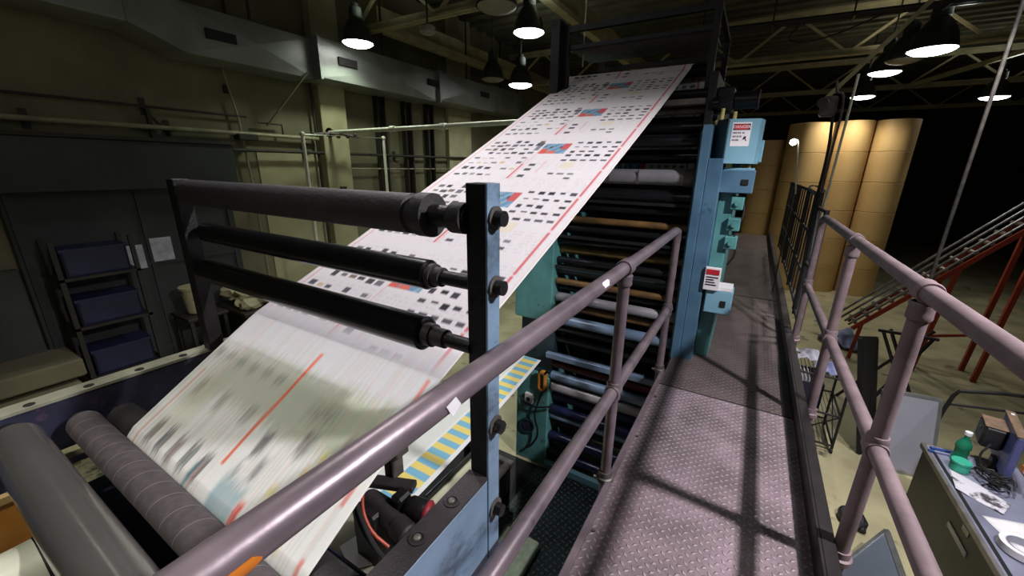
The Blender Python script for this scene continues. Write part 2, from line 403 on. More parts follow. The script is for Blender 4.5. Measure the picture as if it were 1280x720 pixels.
# ------------------------------------------------------------------ left wall services
def wall_pipe(name, pts, r, mt, label, cat='pipe', sm=0, brackets=()):
    m = MB(); m.tube(pts, r, 10, sm)
    t = thing(name, Vector(pts[0]), label, cat)
    m.build('pipe_run', mt, t)
    for b in brackets:
        MB().box(-6.6, b[0]+r, b[1]-.02, b[1]+.02, b[2]-r-.012, b[2]-r, 0).box(-6.6, -6.585, b[1]-.03, b[1]+.03, b[2]-.1, b[2]+.1).build('wall_bracket', PIPEDARK, t)
    return t
wall_pipe('wall_pipe', [(-6.52,-1.5,2.165),(-6.52,3.35,2.165)], .016, PIPEDARK, 'thin black pipe high on the left wall above the sliding door', brackets=((-6.52,2.2,2.165),))
wall_pipe('wall_pipe', [(-6.5,-1.5,1.93),(-6.5,4.45,1.93)], .03, PIPEBEIGE, 'thick beige pipe along the left wall just above the door header', brackets=((-6.5,1.2,1.93),(-6.5,2.4,1.93)))
wall_pipe('wall_pipe', [(-6.46,3.06,1.70),(-6.46,9.6,1.72)], .025, PIPEDARK, 'dark pipe along the left wall level with the door header', brackets=((-6.46,4.2,1.7),(-6.46,6.2,1.7)))
wall_pipe('wall_pipe', [(-6.5,5.05,1.45),(-6.5,9.2,1.45)], .015, PIPEBEIGE, 'thin beige conduit low on the left wall behind the white pipe loop')
wall_pipe('conduit', [(-6.52,3.3,-1.2),(-6.52,3.28,1.9),(-6.52,3.12,2.9)], .014, PIPEBEIGE, 'thin pale vertical conduit on the wall right of the sliding door', 'conduit', 1)
wall_pipe('conduit', [(-6.5,4.42,-1.2),(-6.5,4.42,3.0)], .02, PIPEDARK, 'dark vertical conduit beside the cream wall pillar', 'conduit')
wall_pipe('wall_stay', [(-6.5,3.62,2.06),(-5.98,4.05,2.82)], .012, PIPEBEIGE, 'thin slanted stay rod rising from the wall to the duct', 'rod')
t = thing('white_pipe_loop', (-6.0, 3.85, -.2), 'white painted pipe bent as a square loop in front of the pillar', 'pipe')
MB().tube([(-6.0,3.85,FLOOR),(-6.0,3.85,1.95),(-6.0,5.42,1.99),(-6.0,5.42,FLOOR)], .028, 12).build('pipe_run', PIPEWHITE, t)
for yy, zz in ((3.85,1.95),(5.42,1.99)): MB().blob((-6.0,yy,zz), (.042,.042,.042)).build('elbow', PIPEWHITE, t)
t = thing('white_cross_pipe', (-6.4, 4.6, 2.02), 'long white pipe reaching from the left wall across to the press', 'pipe')
MB().cyl((-6.45,4.62,2.04),(-2.35,4.62,2.06), .032, 14).build('pipe_run', PIPEWHITE, t)
for xx in (-4.9, -3.9): MB().cyl((xx-.05,4.62,2.05),(xx+.05,4.62,2.05), .044, 14).build('pipe_coupling', PIPEWHITE, t)
MB().cyl((-6.46,4.62,2.04),(-6.42,4.62,2.04), .08, 14).build('wall_flange', PIPEDARK, t)
m = MB()
for k in range(9):
    m.blob((-6.1+random.uniform(-.08,.08), 4.15+k*.09, 1.98+random.uniform(-.02,.05)), (.03,.04,.03), sub=1, jitter=.3, seed=k)
m.tube([(-6.1,4.1,1.97),(-6.15,4.5,2.02),(-6.1,4.95,1.98)], .02, 8, 1)
m.build('valve_cluster', COLLAR, t)
t = thing('wall_bracket_frame', (-6.5, 2.25, 1.8), 'small dark angle bracket standing on the beige wall pipe', 'bracket')
MB().box(-6.58,-6.52,2.2,2.24,1.62,2.17).build('upright', PIPEDARK, t); MB().bar((-6.55,2.22,2.1),(-6.55,2.42,1.82),.03,.02).build('brace', PIPEDARK, t); MB().box(-6.58,-6.5,2.2,2.6,1.79,1.83).build('arm', PIPEDARK, t)
t = thing('wall_hook_pipe', (-6.5, 3.6, 1.9), 'small bent pipe hook on the wall under the slanted rod', 'pipe')
MB().tube([(-6.5,3.5,2.1),(-6.5,3.85,2.1),(-6.5,3.85,1.94)], .014, 8).build('pipe_run', PIPEDARK, t); MB().box(-6.56,-6.4,3.15,3.42,1.84,1.92,.01).build('junction_box', PIPEDARK, t)
tag(MB().box(-6.6,-6.55,3.14,3.2,2.45,2.56,.008).build('switch_box', PIPEDARK), 'tiny dark box high on the khaki wall', 'box')
tag(MB().box(-6.42,-6.37,4.7,4.82,1.02,1.14,.01).build('socket_box', PIPEDARK), 'small dark socket box on the cream pillar', 'box')
for i, (yy, lb) in enumerate(((5.86,'nearest'),(6.58,'middle'),(7.26,'farthest'))):
    t = thing('wall_channel', (-6.5, yy, FLOOR), 'tall dark steel channel fixed upright on the wall, %s of the three' % lb, 'channel', 'steel channels on the left wall')
    MB().box(-6.6,-6.56,yy-.09,yy+.09,FLOOR,2.95).build('web_plate', PIPEDARK, t)
    for s in (-1,1): MB().box(-6.6,-6.48,yy+s*.09-.012,yy+s*.09+.012,FLOOR,2.95).build('flange', PIPEDARK, t)

# duct along the left wall
d = thing('air_duct', (-6.2, 2.4, 2.7), 'long galvanised air duct with black vents along the left wall', 'duct')
def ductseg(y0, y1, z0, z1, x1=-5.9, nm='duct_section'):
    m = MB().box(-6.58, x1-.03, y0, y1, z0, z1, .006)
    c = m.bm.verts.new((x1+.012, (y0+y1)/2, (z0+z1)/2)); q = [m.bm.verts.new((x1-.031, a, b)) for a, b in ((y0+.01,z0+.004),(y1-.01,z0+.004),(y1-.01,z1-.004),(y0+.01,z1-.004))]
    for a, b in zip(q, q[1:]+q[:1]): m.bm.faces.new((a, b, c))
    o = m.build(nm, GALV, d, smooth=5, recalc=True); return o
ductseg(2.55, 4.2, 2.76, 3.3, -6.0); ductseg(4.215, 6.9, 2.78, 3.34); ductseg(6.915, 8.9, 2.82, 3.38); ductseg(8.915, 10.6, 2.86, 3.42)
MB().prism([(-6.58,2.55,2.76),(-6.58,2.55,3.3),(-6.58,2.05,3.45),(-6.58,2.05,2.95)], (.56,0,0)).build('duct_elbow', GALV, d)
MB().box(-6.58,-6.02,-1.5,2.05,2.95,3.45,.006).build('duct_section', GALV, d)
for yy, z0, z1 in ((4.207,2.75,3.33),(6.907,2.77,3.37),(8.907,2.81,3.41)):
    MB().box(-6.58,-5.86,yy-.02,yy+.02,z0,z1).build('duct_joint', GALV, d)
for yy, zz in ((2.95,3.02),(4.72,3.07),(6.75,3.11),(8.55,3.15)):
    o = MB().box(-6.03 if yy < 4 else -5.93,-5.986 if yy < 4 else -5.886,yy-.17,yy+.17,zz-.055,zz+.055).build('vent', VENTBLACK, d)
for yy in (3.3, 5.5, 7.9, 10.2):
    for xx in (-5.98,-6.56): MB().box(xx,xx+.025,yy,yy+.03,3.3,4.8).build('hanger', PIPEDARK, d)

# things standing along the left wall
t = thing('storage_rack', (-6.25, 1.3, FLOOR), 'dark steel rack of blue crates against the sliding door', 'rack')
for yy in (1.0, 1.62):
    for xx in (-6.44,-6.06): MB().box(xx-.02,xx+.02,yy-.02,yy+.02,FLOOR,.72).build('post', PIPEDARK, t)
for zz in (-1.5,-.85,-.25,.3): MB().box(-6.46,-6.04,.98,1.64,zz,zz+.03).build('shelf', PIPEDARK, t)
crate0 = None
for i, (zz, yy, lb) in enumerate(((.33,1.31,'on the top shelf of the dark rack'),(-.22,1.31,'on the second shelf of the dark rack'),(-.82,1.31,'on the third shelf of the dark rack'))):
    if crate0 is None:
        crate0 = thing('plastic_crate', (-6.25, yy, zz), 'blue plastic crate '+lb, 'crate', 'blue crates in the rack')
        m = MB(); m.box(-6.42,-6.08,yy-.26,yy+.26,zz,zz+.02); m.box(-6.42,-6.4,yy-.26,yy+.26,zz,zz+.3).box(-6.1,-6.08,yy-.26,yy+.26,zz,zz+.3).box(-6.42,-6.08,yy-.26,yy-.24,zz,zz+.3).box(-6.42,-6.08,yy+.24,yy+.26,zz,zz+.3)
        m.build('body', NAVYBIN, crate0)
        MB().box(-6.43,-6.07,yy-.27,yy+.27,zz+.27,zz+.3).build('rim', NAVYBIN, crate0)
    else:
        c = copy_tree(crate0); c.location = (-6.25, yy, zz); c['label'] = 'blue plastic crate '+lb
for yy, zz, lb in ((1.72,.38,'pale notice sheet taped to the sliding door, nearer the crate rack'),(2.02,.44,'pale notice sheet taped to the sliding door, nearer the press frame')):
    tag(MB().box(-6.494,-6.488,yy-.11,yy+.11,zz-.15,zz+.15).build('notice_sheet', CLOTHWHITE), lb, 'notice', 'notices on the sliding door')
t = thing('side_table', (-6.1, 2.15, FLOOR), 'small dark table carrying a pale bucket by the sliding door', 'table')
MB().box(-6.38,-5.85,1.9,2.36,-.42,-.38,.006).build('tabletop', PIPEDARK, t)
for xx in (-6.34,-5.89):
    for yy in (1.94,2.32): MB().box(xx-.02,xx+.02,yy-.02,yy+.02,FLOOR,-.42).build('leg', PIPEDARK, t)
t = thing('bucket', (-6.1, 2.12, -.38), 'pale plastic bucket on the small dark table', 'bucket')
MB().roll((-6.1,2.12,-.38),(-6.1,2.12,-.02), [(0,.1),(.05,.12),(.9,.15),(.92,.165),(1,.165)]).build('body', PILLARPAINT, t)
MB().tube([(-6.1,1.96,-.06),(-6.0,2.02,-.16),(-5.95,2.12,-.2),(-6.0,2.22,-.16),(-6.1,2.28,-.06)], .006, 6, 1).build('handle', PIPEDARK, t)
t = thing('waste_bin', (-6.0, 2.85, FLOOR), 'tall dark waste bin heaped with crumpled paper behind the press frame', 'bin')
m = MB(); m.box(-6.4,-5.6,2.45,3.3,FLOOR,-.42,.02); m.build('body', PIPEDARK, t)
MB().box(-6.43,-5.57,2.42,3.33,-.47,-.41,.01).build('rim', PIPEDARK, t)
m = MB(); rn = random.Random(3)
for k in range(26):
    m.blob((-6.0+rn.uniform(-.3,.3), 2.87+rn.uniform(-.32,.32), -.38+rn.uniform(0,.18)), (rn.uniform(.09,.16),rn.uniform(.09,.16),rn.uniform(.06,.11)), sub=2, jitter=.28, seed=k)
tag(m.build('crumpled_paper', PILLARPAINT, smooth=0), 'heap of crumpled waste newsprint filling the tall dark bin', 'paper', kind='stuff')

# ------------------------------------------------------------------ catwalk
c = thing('catwalk', (0, 3, 0), 'long steel chequer plate catwalk running beside the press', 'catwalk')
MB().box(-.385,.44,-1.2,2.798,-.012,0,0).build('deck_plate', TREAD, c)
m = MB(); m.box(-.385,.44,2.822,5.6,-.024,-.010,0); lab(m.build('deck_plate', TREAD2, c), 'dustier brown far deck plate')
lab(MB().box(-.385,.44,2.797,2.823,-.022,-.006,0).build('joint_strip', VENTBLACK, c), 'dark joint between deck plates')
lab(MB().box(-.27,.44,5.61,11.5,-.018,-.004,0).build('deck_plate', TREAD2, c), 'farthest deck plate beside the press tower')
m = MB(); m.box(-.415,-.385,-1.2,3.0,-.10,.018,.004); m.build('toe_board', MAUVE, c)
m = MB(); m.box(.44,.452,-1.2,11.5,-.11,.105,.002).box(.452,.50,-1.2,11.5,.095,.105,.002).box(.452,.50,-1.2,11.5,-.11,-.10); m.build('toe_board', TOEBOARD, c)
for xx in (-.33,.37): MB().box(xx-.04,xx+.04,-1.2,11.5,-.2,-.018).build('support_beam', BLACKSTEEL, c)
for yy in (-.9, 1.2, 3.2, 5.5, 8.5, 11.2):
    MB().box(-.3,.42,yy-.03,yy+.03,-.16,-.02).build('cross_beam', BLACKSTEEL, c)
for yy in (-1.0, 5.6, 11.0):
    for xx in (-.33,.37): MB().box(xx-.05,xx+.05,yy-.05,yy+.05,FLOOR,-.2).build('support_post', BLACKSTEEL, c)
m = MB()
for yy in (.6,1.1,1.35,2.1,2.6): m.cyl((-.37,yy,0),(-.37,yy,.006),.008,8)
m.build('rivet', COLLAR, c)

# guard rails -------------------------------------------------------
def fitting(t, p, ax, r, l=.07):
    p = Vector(p); a = Vector(ax)
    o = MB().roll(p-a*l/2, p+a*l/2, [(0,r*.92),(.12,r),(.3,r*.96),(.7,r*.96),(.88,r),(1,r*.92)], 20)
    return o.build('clamp_fitting', MAUVE if p.x < 0 else MAUVE2, t)
RR = .0275
gl = thing('guard_rail', (-.42, 1.7, 0), 'mauve tubular guard rail on the press side of the catwalk', 'railing')
RX = -.425
MB().tube([(RX,-1.2,1.115),(RX,1.5,1.115),(RX,2.9,1.115),(RX,2.985,1.10),(RX,3.0,1.03)], RR, 20).build('top_rail', MAUVE, gl)
MB().cyl((RX,-1.2,.52),(RX,3.0,.515), RR, 20).build('mid_rail', MAUVE, gl)
for yy in (1.67, 3.0): MB().cyl((RX,yy,-.12),(RX,yy,1.09), .0255, 20).build('post', MAUVE, gl)
for yy in (1.67,):
    fitting(gl, (RX,yy,1.115), (0,1,0), .037); fitting(gl, (RX,yy,1.06), (0,0,1), .034, .05)
for yy in (1.67, 3.0):
    fitting(gl, (RX,yy,.517), (0,1,0), .036); fitting(gl, (RX,yy,.517), (0,0,1), .034, .09)
    o = MB().roll((RX,yy,.0),(RX,yy,.055), [(0,.042),(.4,.042),(.5,.035),(1,.034)], 20); o.cyl((RX-.05,yy-.03,.02),(RX-.02,yy-.02,.02),.008,8)
    lab(o.build('foot_clamp', COLLAR, gl), 'pale worn foot clamp')
lab(MB().prism([(RX+.0285,.452,1.123),(RX+.0285,.478,1.130),(RX+.0285,.492,1.108),(RX+.0285,.468,1.094)], (.0008,0,0)).build('sticker', STICKERWHITE, gl), 'torn white sticker')
def wrap_patch(y0, y1, a0, a1, r, nm, mt, par, lb, cx=RX, cz=1.115, n=8):
    m = MB()
    def f(u, v):
        a = a0+(a1-a0)*u; yy = y0+(y1-y0)*v + .006*math.sin(7*u+3*v)
        return (cx+r*math.cos(a), yy, cz+r*math.sin(a))
    m.grid(f, n, 4); return lab(m.build(nm, mt, par, recalc=False), lb)
wrap_patch(.098,.138,-1.0,.15,RR+.0012,'sticker',ORANGEP,gl,'orange sticker')
wrap_patch(1.30,1.36,.1,.9,RR+.0012,'sticker',STICKERWHITE,gl,'small torn white sticker by the post')
# near right-hand rail
gr = thing('guard_rail', (.52, 2.9, 0), 'mauve tubular guard rail on the desk side of the catwalk', 'railing')
RX2 = .525
MB().tube([(RX2,-1.2,1.155),(RX2,4.1,1.155),(RX2,4.2,1.13),(RX2,4.22,1.06)], RR, 20).build('top_rail', MAUVE2, gr)
MB().cyl((RX2,-1.2,.56),(RX2,4.22,.555), RR, 20).build('mid_rail', MAUVE2, gr)
for yy in (-.3, 1.73, 2.88, 4.22): MB().cyl((RX2,yy,-.1),(RX2,yy,1.12), .0265, 20).build('post', MAUVE2, gr)
for yy in (1.73, 2.88):
    fitting(gr, (RX2,yy,1.155), (0,1,0), .037); fitting(gr, (RX2,yy,1.09), (0,0,1), .035, .06)
for yy in (1.73, 2.88, 4.22):
    fitting(gr, (RX2,yy,.557), (0,1,0), .037); fitting(gr, (RX2,yy,.57), (0,0,1), .035, .08)
    o = MB().roll((RX2,yy,.02),(RX2,yy,.075), [(0,.044),(.4,.044),(.5,.035),(1,.034)], 20); o.box(RX2-.035,RX2+.0,yy-.05,yy-.02,-.03,.03,.006)
    lab(o.build('foot_clamp', MAUVE2, gr), 'pale foot clamp')
# far dark guard / cage
t = thing('safety_cage', (.58, 7, 0), 'dark barred safety cage rail along the far right side of the catwalk', 'railing')
for yy in (5.0, 6.1, 7.6, 9.2): MB().cyl((.56,yy,0.1),(.56,yy,1.32), .024, 12).build('post', DARKRAIL, t)
for zz in (1.3,.9,.5,.15): MB().cyl((.56,5.0,zz),(.56,9.2,zz), .018, 10).build('rail', DARKRAIL, t)
for k in range(14):
    yy = 5.15+k*.29; MB().cyl((.56,yy,.15),(.56,yy,1.3), .009, 8).build('bar', DARKRAIL, t)
m = MB(); m.tube([(.50,5.0,1.3),(.45,5.1,1.36),(.52,5.4,1.38),(.60,5.1,1.34),(.56,5.0,1.3)], .01, 6, 1); m.build('wire_loop', COLLAR, t)
t = thing('swing_gate', (.55, 4.3, 0), 'dark swing gate between the near railing and the barred cage', 'gate')
for yy in (4.36, 4.9): MB().cyl((.555,yy,.08),(.555,yy,1.2), .02, 12).build('stile', DARKRAIL, t)
for zz in (1.18,.64,.12): MB().cyl((.555,4.36,zz),(.555,4.9,zz), .016, 10).build('rail', DARKRAIL, t)
MB().bar((.555,4.36,.12),(.555,4.9,1.18),.014,.014).build('brace', DARKRAIL, t)

# ------------------------------------------------------------------ web stand (frame with rollers) in the foreground
s = thing('roller_stand', (-1.2, .5, FLOOR), 'web roller stand with black beams and steel rollers in the foreground', 'press stand')
XR, XL = -.47, -1.90
o = MB().box(-.526,XR,-.5,.683,.462,.752,.003).build('side_beam', BLUEWORN, s); lab(o, 'worn light blue right side beam')
o = MB().box(-.528,XR+.001,-.5,.683,.752,.758).build('beam_cap', BEAMTOP, s); lab(o, 'worn black cap of the right beam')
o = MB().box(-.535,XR+.012,-.5,.72,.43,.462,.003).build('lower_flange', BLACKSTEEL, s)
for yy in (.575, .46, .12):
    m = MB().cyl((-.499,yy,.757),(-.499,yy,.7585),.0155,18); o = m.build('bolt_hole', VENTBLACK, s)
    MB().ring((-.499,yy,.7595),.014,.018,.004,'Z',20).build('hole_rim', BEAMTOP, o)
    MB().blob((-.503,yy+.003,.759),(.009,.009,.004)).build('bolt_tip', COLLAR, o)
lab(MB().box(-.525,-.474,.685,.732,.25,1.487,.002).build('upright', BLACKSTEEL, s), 'black right upright')
lab(MB().box(-.474,-.468,.684,.733,.25,1.487,.001).build('upright_edge', BLUEWORN, s), 'worn light blue outer edge of the right upright')
for zz in (1.415, 1.262, .90, .64):
    o = MB().cyl((-.47,.712,zz),(-.463,.712,zz),.026,18).build('bolt_washer', COLLAR, s)
    m = MB().cyl((-.466,.712,zz),(-.443,.712,zz),.017,6 if zz < 1 else 16); m.cyl((-.443,.712,zz),(-.4425,.712,zz),.008,6)
    m.build('bolt_head', BLACKSTEEL, o)
lab(MB().box(-1.97,XL,-.5,1.2,.745,.755).build('beam_cap', BEIGETOP, s), 'dusty beige cap of the left beam')
lab(MB().box(-1.965,XL-.003,-.5,1.2,.50,.745,.003).build('side_beam', NAVY, s), 'ink stained navy left side beam')
for yy in (.16, .30, .44, .58):
    m = MB().cyl((-1.925,yy,.7545),(-1.925,yy,.7565),.014,16); m.build('bolt_hole', VENTBLACK, s)
lab(MB().box(-1.93,-1.875,.66,.715,.755,1.46,.003).build('upright', BLACKSTEEL, s), 'black left upright')
# feet of the stand
for xx in (-.52,-1.935):
    for yy in (-.4, .66): MB().box(xx-.04,xx+.04,yy-.04,yy+.04,FLOOR,.5 if xx < -1 else .44).build('leg', BLACKSTEEL, s)
# three rollers between the uprights
def roller(y, z, r, x0, x1, mt, nm, shaft=.016, lb=None, s0=-1.885, s1=-.52, collar=None):
    o = MB().roll((x0,y,z),(x1,y,z), [(0,r*.86),(.004,r),(.996,r),(1,r*.86)], 40).build(nm, mt, s)
    if lb: lab(o, lb)
    MB().cyl((s0,y,z),(x0+.01,y,z),shaft,14).build('shaft', BLACKSTEEL, o)
    MB().cyl((x1-.01,y,z),(s1,y,z),shaft,14).build('shaft', BLACKSTEEL, o)
    if collar:
        for a, b, rr in collar: MB().cyl((a,y,z),(b,y,z),rr,24).build('collar', RUBBER, o)
    return o
roller(.69,1.412,.047,-1.83,-.675,RUBBER,'roller',.026,'matt dark grey top roller',collar=((-.675,-.655,.04),(-.655,-.62,.05),(-.56,-.525,.034)))
roller(.72,1.258,.038,-1.83,-.665,DARKGLOSS,'roller',.018,'glossy black middle roller',collar=((-.665,-.65,.03),(-.65,-.625,.024)))
roller(.695,1.108,.044,-1.83,-.665,DARKGLOSS,'roller',.018,'glossy black lower roller',collar=((-.665,-.64,.03),(-.64,-.6,.024)))
# bottom rollers between the beams
roller(.100,.705,.058,-1.80,-.60,CHROME,'roller',.022,'polished steel roller nearest the camera',s0=-1.9,s1=-.526)
roller(.248,.664,.045,-1.835,-.60,CLOTH,'grip_roller',.022,'grey fabric wrapped grip roller',s0=-1.9,s1=-.526,collar=((-1.85,-1.834,.04),))
roller(.345,.640,.048,-1.83,-.60,RUBBER,'roller',.02,'dark rubber roller carrying the paper',s0=-1.9,s1=-.526)
MB().box(-1.9,-.526,.155,.185,.50,.52).build('tie_bar', DARKTEAL, s); MB().box(-1.9,-.526,.44,.46,.48,.50).build('tie_bar', DARKTEAL, s)
lab(MB().box(-1.9,-.526,.06,.50,.40,.41).box(-1.9,-.526,.06,.065,.41,.44).box(-1.9,-.526,.495,.50,.41,.44).build('dark_gap_sheet', NAVY, s), 'navy sheet added to keep the gaps under the rollers dark')  # added sheet, keeps the gaps between the rollers dark
for xx in (-1.72,-1.30): lab(MB().box(xx-.03,xx+.03,.155,.185,.52,.54).build('bearing_block', PILLARPAINT, s), 'small cream block')
lab(MB().box(-1.88,-1.84,.06,.5,.56,.58).build('guide_strip', PILLARPAINT, s), 'cream guide strip under the rollers')

# ------------------------------------------------------------------ printed web
def lerp(a, b, t): return a+(b-a)*t
WL = [(0.0, 4.205, 1.55), (.62, 4.205, 2.33), (.68, 4.19, 2.372), (.74, 4.13, 2.400), (.80, 4.06, 2.385)]   # (arc, y, z) behind and over the top roller
def build_path():
    P = []                               # y, z, x-left, x-right, s(from top; <0 behind)
    for k in range(0, 40):
        z = 1.5+.84*k/40; P.append((4.215, z, -1.79, -.53))
    for k in range(0, 9):
        a = PI*.0+ (k/8)*2.0; P.append((4.155+.06*math.cos(a), 2.345+.06*math.sin(a), -1.79, -.64))
    y0, z0 = P[-1][0], P[-1][1]
    n = 330
    for k in range(1, n+1):
        t = k/n; y = lerp(y0, .76, t)
        zt = 1.07+.431*(y-1.05)
        z = lerp(zt, zt-.0, t) - .02*math.sin(PI*t)
        if k < 12: z = lerp(z0, z, k/12)
        P.append((y, z, lerp(-1.79,-1.655,t), lerp(-.64,-.675,t)))
    y1, z1 = P[-1][0], P[-1][1]
    n = 110
    for k in range(1, n+1):
        t = k/n; y = lerp(y1, .318, t); z = lerp(z1, .690, t)
        P.append((y, z, lerp(-1.655,-1.625,t), lerp(-.675,-.678,t)))
    for k in range(1, 12):
        a = 2.15+k/11*1.6; P.append((.345+.053*math.cos(a), .640+.053*math.sin(a), -1.625,-.678))
    for k in range(1, 16): P.append((.305+.02*k, .60-.035*k, -1.625,-.678))
    return P
WP = build_path(); IT = 40+9; ILOW = IT+330
rn = random.Random(11)
WHITE = srgb(226,222,226); INK = srgb(44,42,50); RED = srgb(212,112,118); BLUE = srgb(88,132,168); TAN = srgb(208,186,152)
blocks = []     # u0,u1,t0,t1,col  in one printing repeat
for col_i in range(7):
    u = .065+.056*col_i
    for t in (-.14,-.075,-.01,.055):
        if rn.random() < .8: blocks.append((u+rn.uniform(0,.008), u+.036+.010*rn.random(), t+rn.uniform(-.008,.004), t+.028+rn.uniform(0,.01), rn.choice([INK,srgb(70,66,74),srgb(84,80,86),srgb(120,106,98),srgb(110,108,114)])))
    for t in (.14,.22,.30,.39):
        if rn.random() < .75: blocks.append((u, u+.036, t+rn.uniform(-.015,.01), t+.024, rn.choice([srgb(120,118,122),srgb(86,84,92),srgb(60,58,66),TAN,srgb(160,158,164)])))
for col_i in range(5):
    u = .67+.056*col_i
    for t in (-.10,-.03,.04,.10):
        if rn.random() < .85: blocks.append((u+rn.uniform(0,.006), u+.034, t, t+rn.choice([.018,.027,.03]), rn.choice([INK,srgb(60,58,66),srgb(78,74,82)])))
    for t in (.17,.36,.42):
        if rn.random() < .5: blocks.append((u, u+.036, t, t+.022, rn.choice([srgb(90,88,96),srgb(130,128,134),srgb(62,60,68)])))
for t in (.24,.31,.40): blocks.append((.50,.545,t,t+.03,srgb(76,74,86)))
blocks += [(.70,.78,.22,.30,srgb(224,216,200)), (.44,.455,.15,.24,srgb(210,198,206)), (.40,.455,-.10,-.05,srgb(84,88,104)), (.42,.46,-.06,.03,srgb(128,136,150)),
           (.58,.60,.2,.36,srgb(222,196,200))]
def upper_ink(u, s):
    t = ((s-.55+.25) % .70)-.25
    if u < .012 or u > .985: return srgb(222,216,216)
    if .030 < u < .036: return srgb(220,150,150)
    if .945 < u < .957: return RED if (s*3.1 % 1) > .06 else srgb(232,200,204)
    if .968 < u < .971: return srgb(226,150,156)
    if .452 < u < .464 and .24 < t < .45: return RED
    if .470 < u < .475 and .0 < t < .5: return srgb(226,190,194)
    if .47 < u < .645 and -.085 < t < .085:
        k = (u-.47)/.175; q = (t+.085)/.17
        if k < .32 and q > .55: return srgb(210,96,84)
        if k > .72 and q < .6: return srgb(198,90,92)
        if .35 < k < .66 and q > .72: return srgb(216,110,96)
        if int(k*9+q*5) % 3 == 0: return srgb(140,172,192)
        if (.3 < q < .45) and int(k*11) % 2: return srgb(66,84,104)
        return srgb(104,146,176)
    for u0, u1, t0, t1, cc in blocks:
        if u0 < u < u1 and t0 < t < t1: return cc
    # faint columns of text
    if int(u*62) % 4 != 0 and int(s*130) % 3 == 0 and rn.random() < .55: return srgb(216,212,217)
    return WHITE
lowcol = [rn.random() for _ in range(400)]
def lower_ink_shade(u, s):
    """bottom span, s runs 0 (under the rollers) to .57 (at the bottom roller)"""
    base = Vector(srgb(228,228,228)[:3])
    def mixc(c, k):
        nonlocal base; base = base.lerp(Vector(c[:3]), max(0, min(1, k)))
    def bump(x, a, b, soft):
        return max(0, min(1, (x-a)/soft))*max(0, min(1, (b-x)/soft))
    jit = .03*(lowcol[int(u*160) % 400]-.5)
    mixc(srgb(196,196,204), bump(s, -.5, .15, .03)*.7)  # shade of the rollers painted into the top of the span
    mixc(srgb(134,146,108), bump(s+jit, .10, .34, .05)*(.32+.38*u)*bump(u, .12, .97, .05))  # green print with the rollers' shade mixed in
    mixc(srgb(84,96,74), bump(s+jit, .17, .27, .05)*bump(u, .62, .8, .06)*.5)
    mixc(srgb(170,178,140), bump(s, .2, .5, .1)*bump(u, .06, .24, .06)*.5)
    k = u*12.5
    if u < .46:
        f = k % 1
        for a, b, st in ((.43,.535,.8),(.27,.36,.4),(.15,.22,.35)):
            if .22 < f < .72 and lowcol[int(k)+int(a*100)] > .2:
                mixc(rnd_col[int(k) % 5], bump(s+jit, a, b, .028)*st)
    for a, b, u0, u1, st in ((.30,.40,.56,.61,.75),(.36,.45,.62,.66,.6),(.26,.36,.70,.76,.6),(.33,.44,.86,.91,.75),(.22,.3,.84,.88,.5),(.40,.47,.555,.59,.5)):
        mixc(srgb(58,58,66), bump(s+jit, a, b, .03)*bump(u, u0, u1, .012)*st)
    for a, b, u0, u1 in ((.33,.40,.78,.81),(.40,.46,.72,.76),(.28,.34,.80,.83),(.47,.53,.86,.89)):
        mixc(srgb(226,206,96), bump(s, a, b, .03)*bump(u, u0, u1, .012)*.65)
    mixc(srgb(226,96,60), bump(u, .497-.03*(s-.3), .515-.03*(s-.3), .004)*bump(s, .05, .45, .01)*.9)
    mixc(srgb(226,132,96), bump(u, .045, .058, .004)*bump(s, .25, .62, .01)*.7)
    mixc(srgb(222,70,60), bump(u, .955, .973, .004)*bump((s*2.1) % 1, .02, .8, .02)*.85)
    mixc(srgb(104,150,166), bump(u, .54, .68, .02)*bump(s+jit, .44, .60, .03)*.65)
    mixc(srgb(212,64,54), bump(u, .665, .70, .01)*bump(s, .47, .585, .02)*.95)
    mixc(srgb(60,118,130), bump(u, .405, .43, .008)*bump(s, .46, .58, .02)*.7)
    mixc(srgb(150,84,70), bump(u, .43, .45, .008)*bump(s, .46, .58, .02)*.7)
    sk = lowcol[int(u*190) % 400]
    if sk > .72: mixc(srgb(196,190,186), .35)
    elif sk < .1: mixc(srgb(214,170,160), .3)
    return (base.x, base.y, base.z, 1)
rnd_col = [srgb(64,62,70), srgb(88,84,80), srgb(70,70,82), srgb(108,86,84), srgb(78,92,92)]
NU = 150
me_v = []; me_c = []; S = 0
acc = [0.0]
for a, b in zip(WP, WP[1:]): acc.append(acc[-1]+math.hypot(b[0]-a[0], b[1]-a[1]))
s_top = acc[40+4]; s_low = acc[ILOW]
for k, (yy, zz, xa, xb) in enumerate(WP):
    for i in range(NU+1):
        u = i/NU
        me_v.append((lerp(xa, xb, u), yy, zz))
        me_c.append(lower_ink_shade(u, acc[k]-s_low) if k >= ILOW else upper_ink(u, acc[k]-s_top))
        if ILOW-14 <= k < ILOW:
            w = (k-(ILOW-14))/14; a4 = lower_ink_shade(u, 0); me_c[-1] = tuple(lerp(me_c[-1][q], a4[q], w) for q in range(4))
fc = [(j*(NU+1)+i, j*(NU+1)+i+1, (j+1)*(NU+1)+i+1, (j+1)*(NU+1)+i) for j in range(len(WP)-1) for i in range(NU)]
bb = Vector((-1.15, 2.2, .55))
me = bpy.data.meshes.new('newspaper_web'); me.from_pydata([Vector(v)-bb for v in me_v], [], fc)
at_ = me.color_attributes.new('ink', 'FLOAT_COLOR', 'POINT'); at_.data.foreach_set('color', [q for c4 in me_c for q in c4])
me.materials.append(PAPER); me.shade_smooth()
o = bpy.data.objects.new('newspaper_web', me); COL.objects.link(o); o.location = bb
md = o.modifiers.new('paper', 'SOLIDIFY'); md.thickness = .0012; md.offset = 0
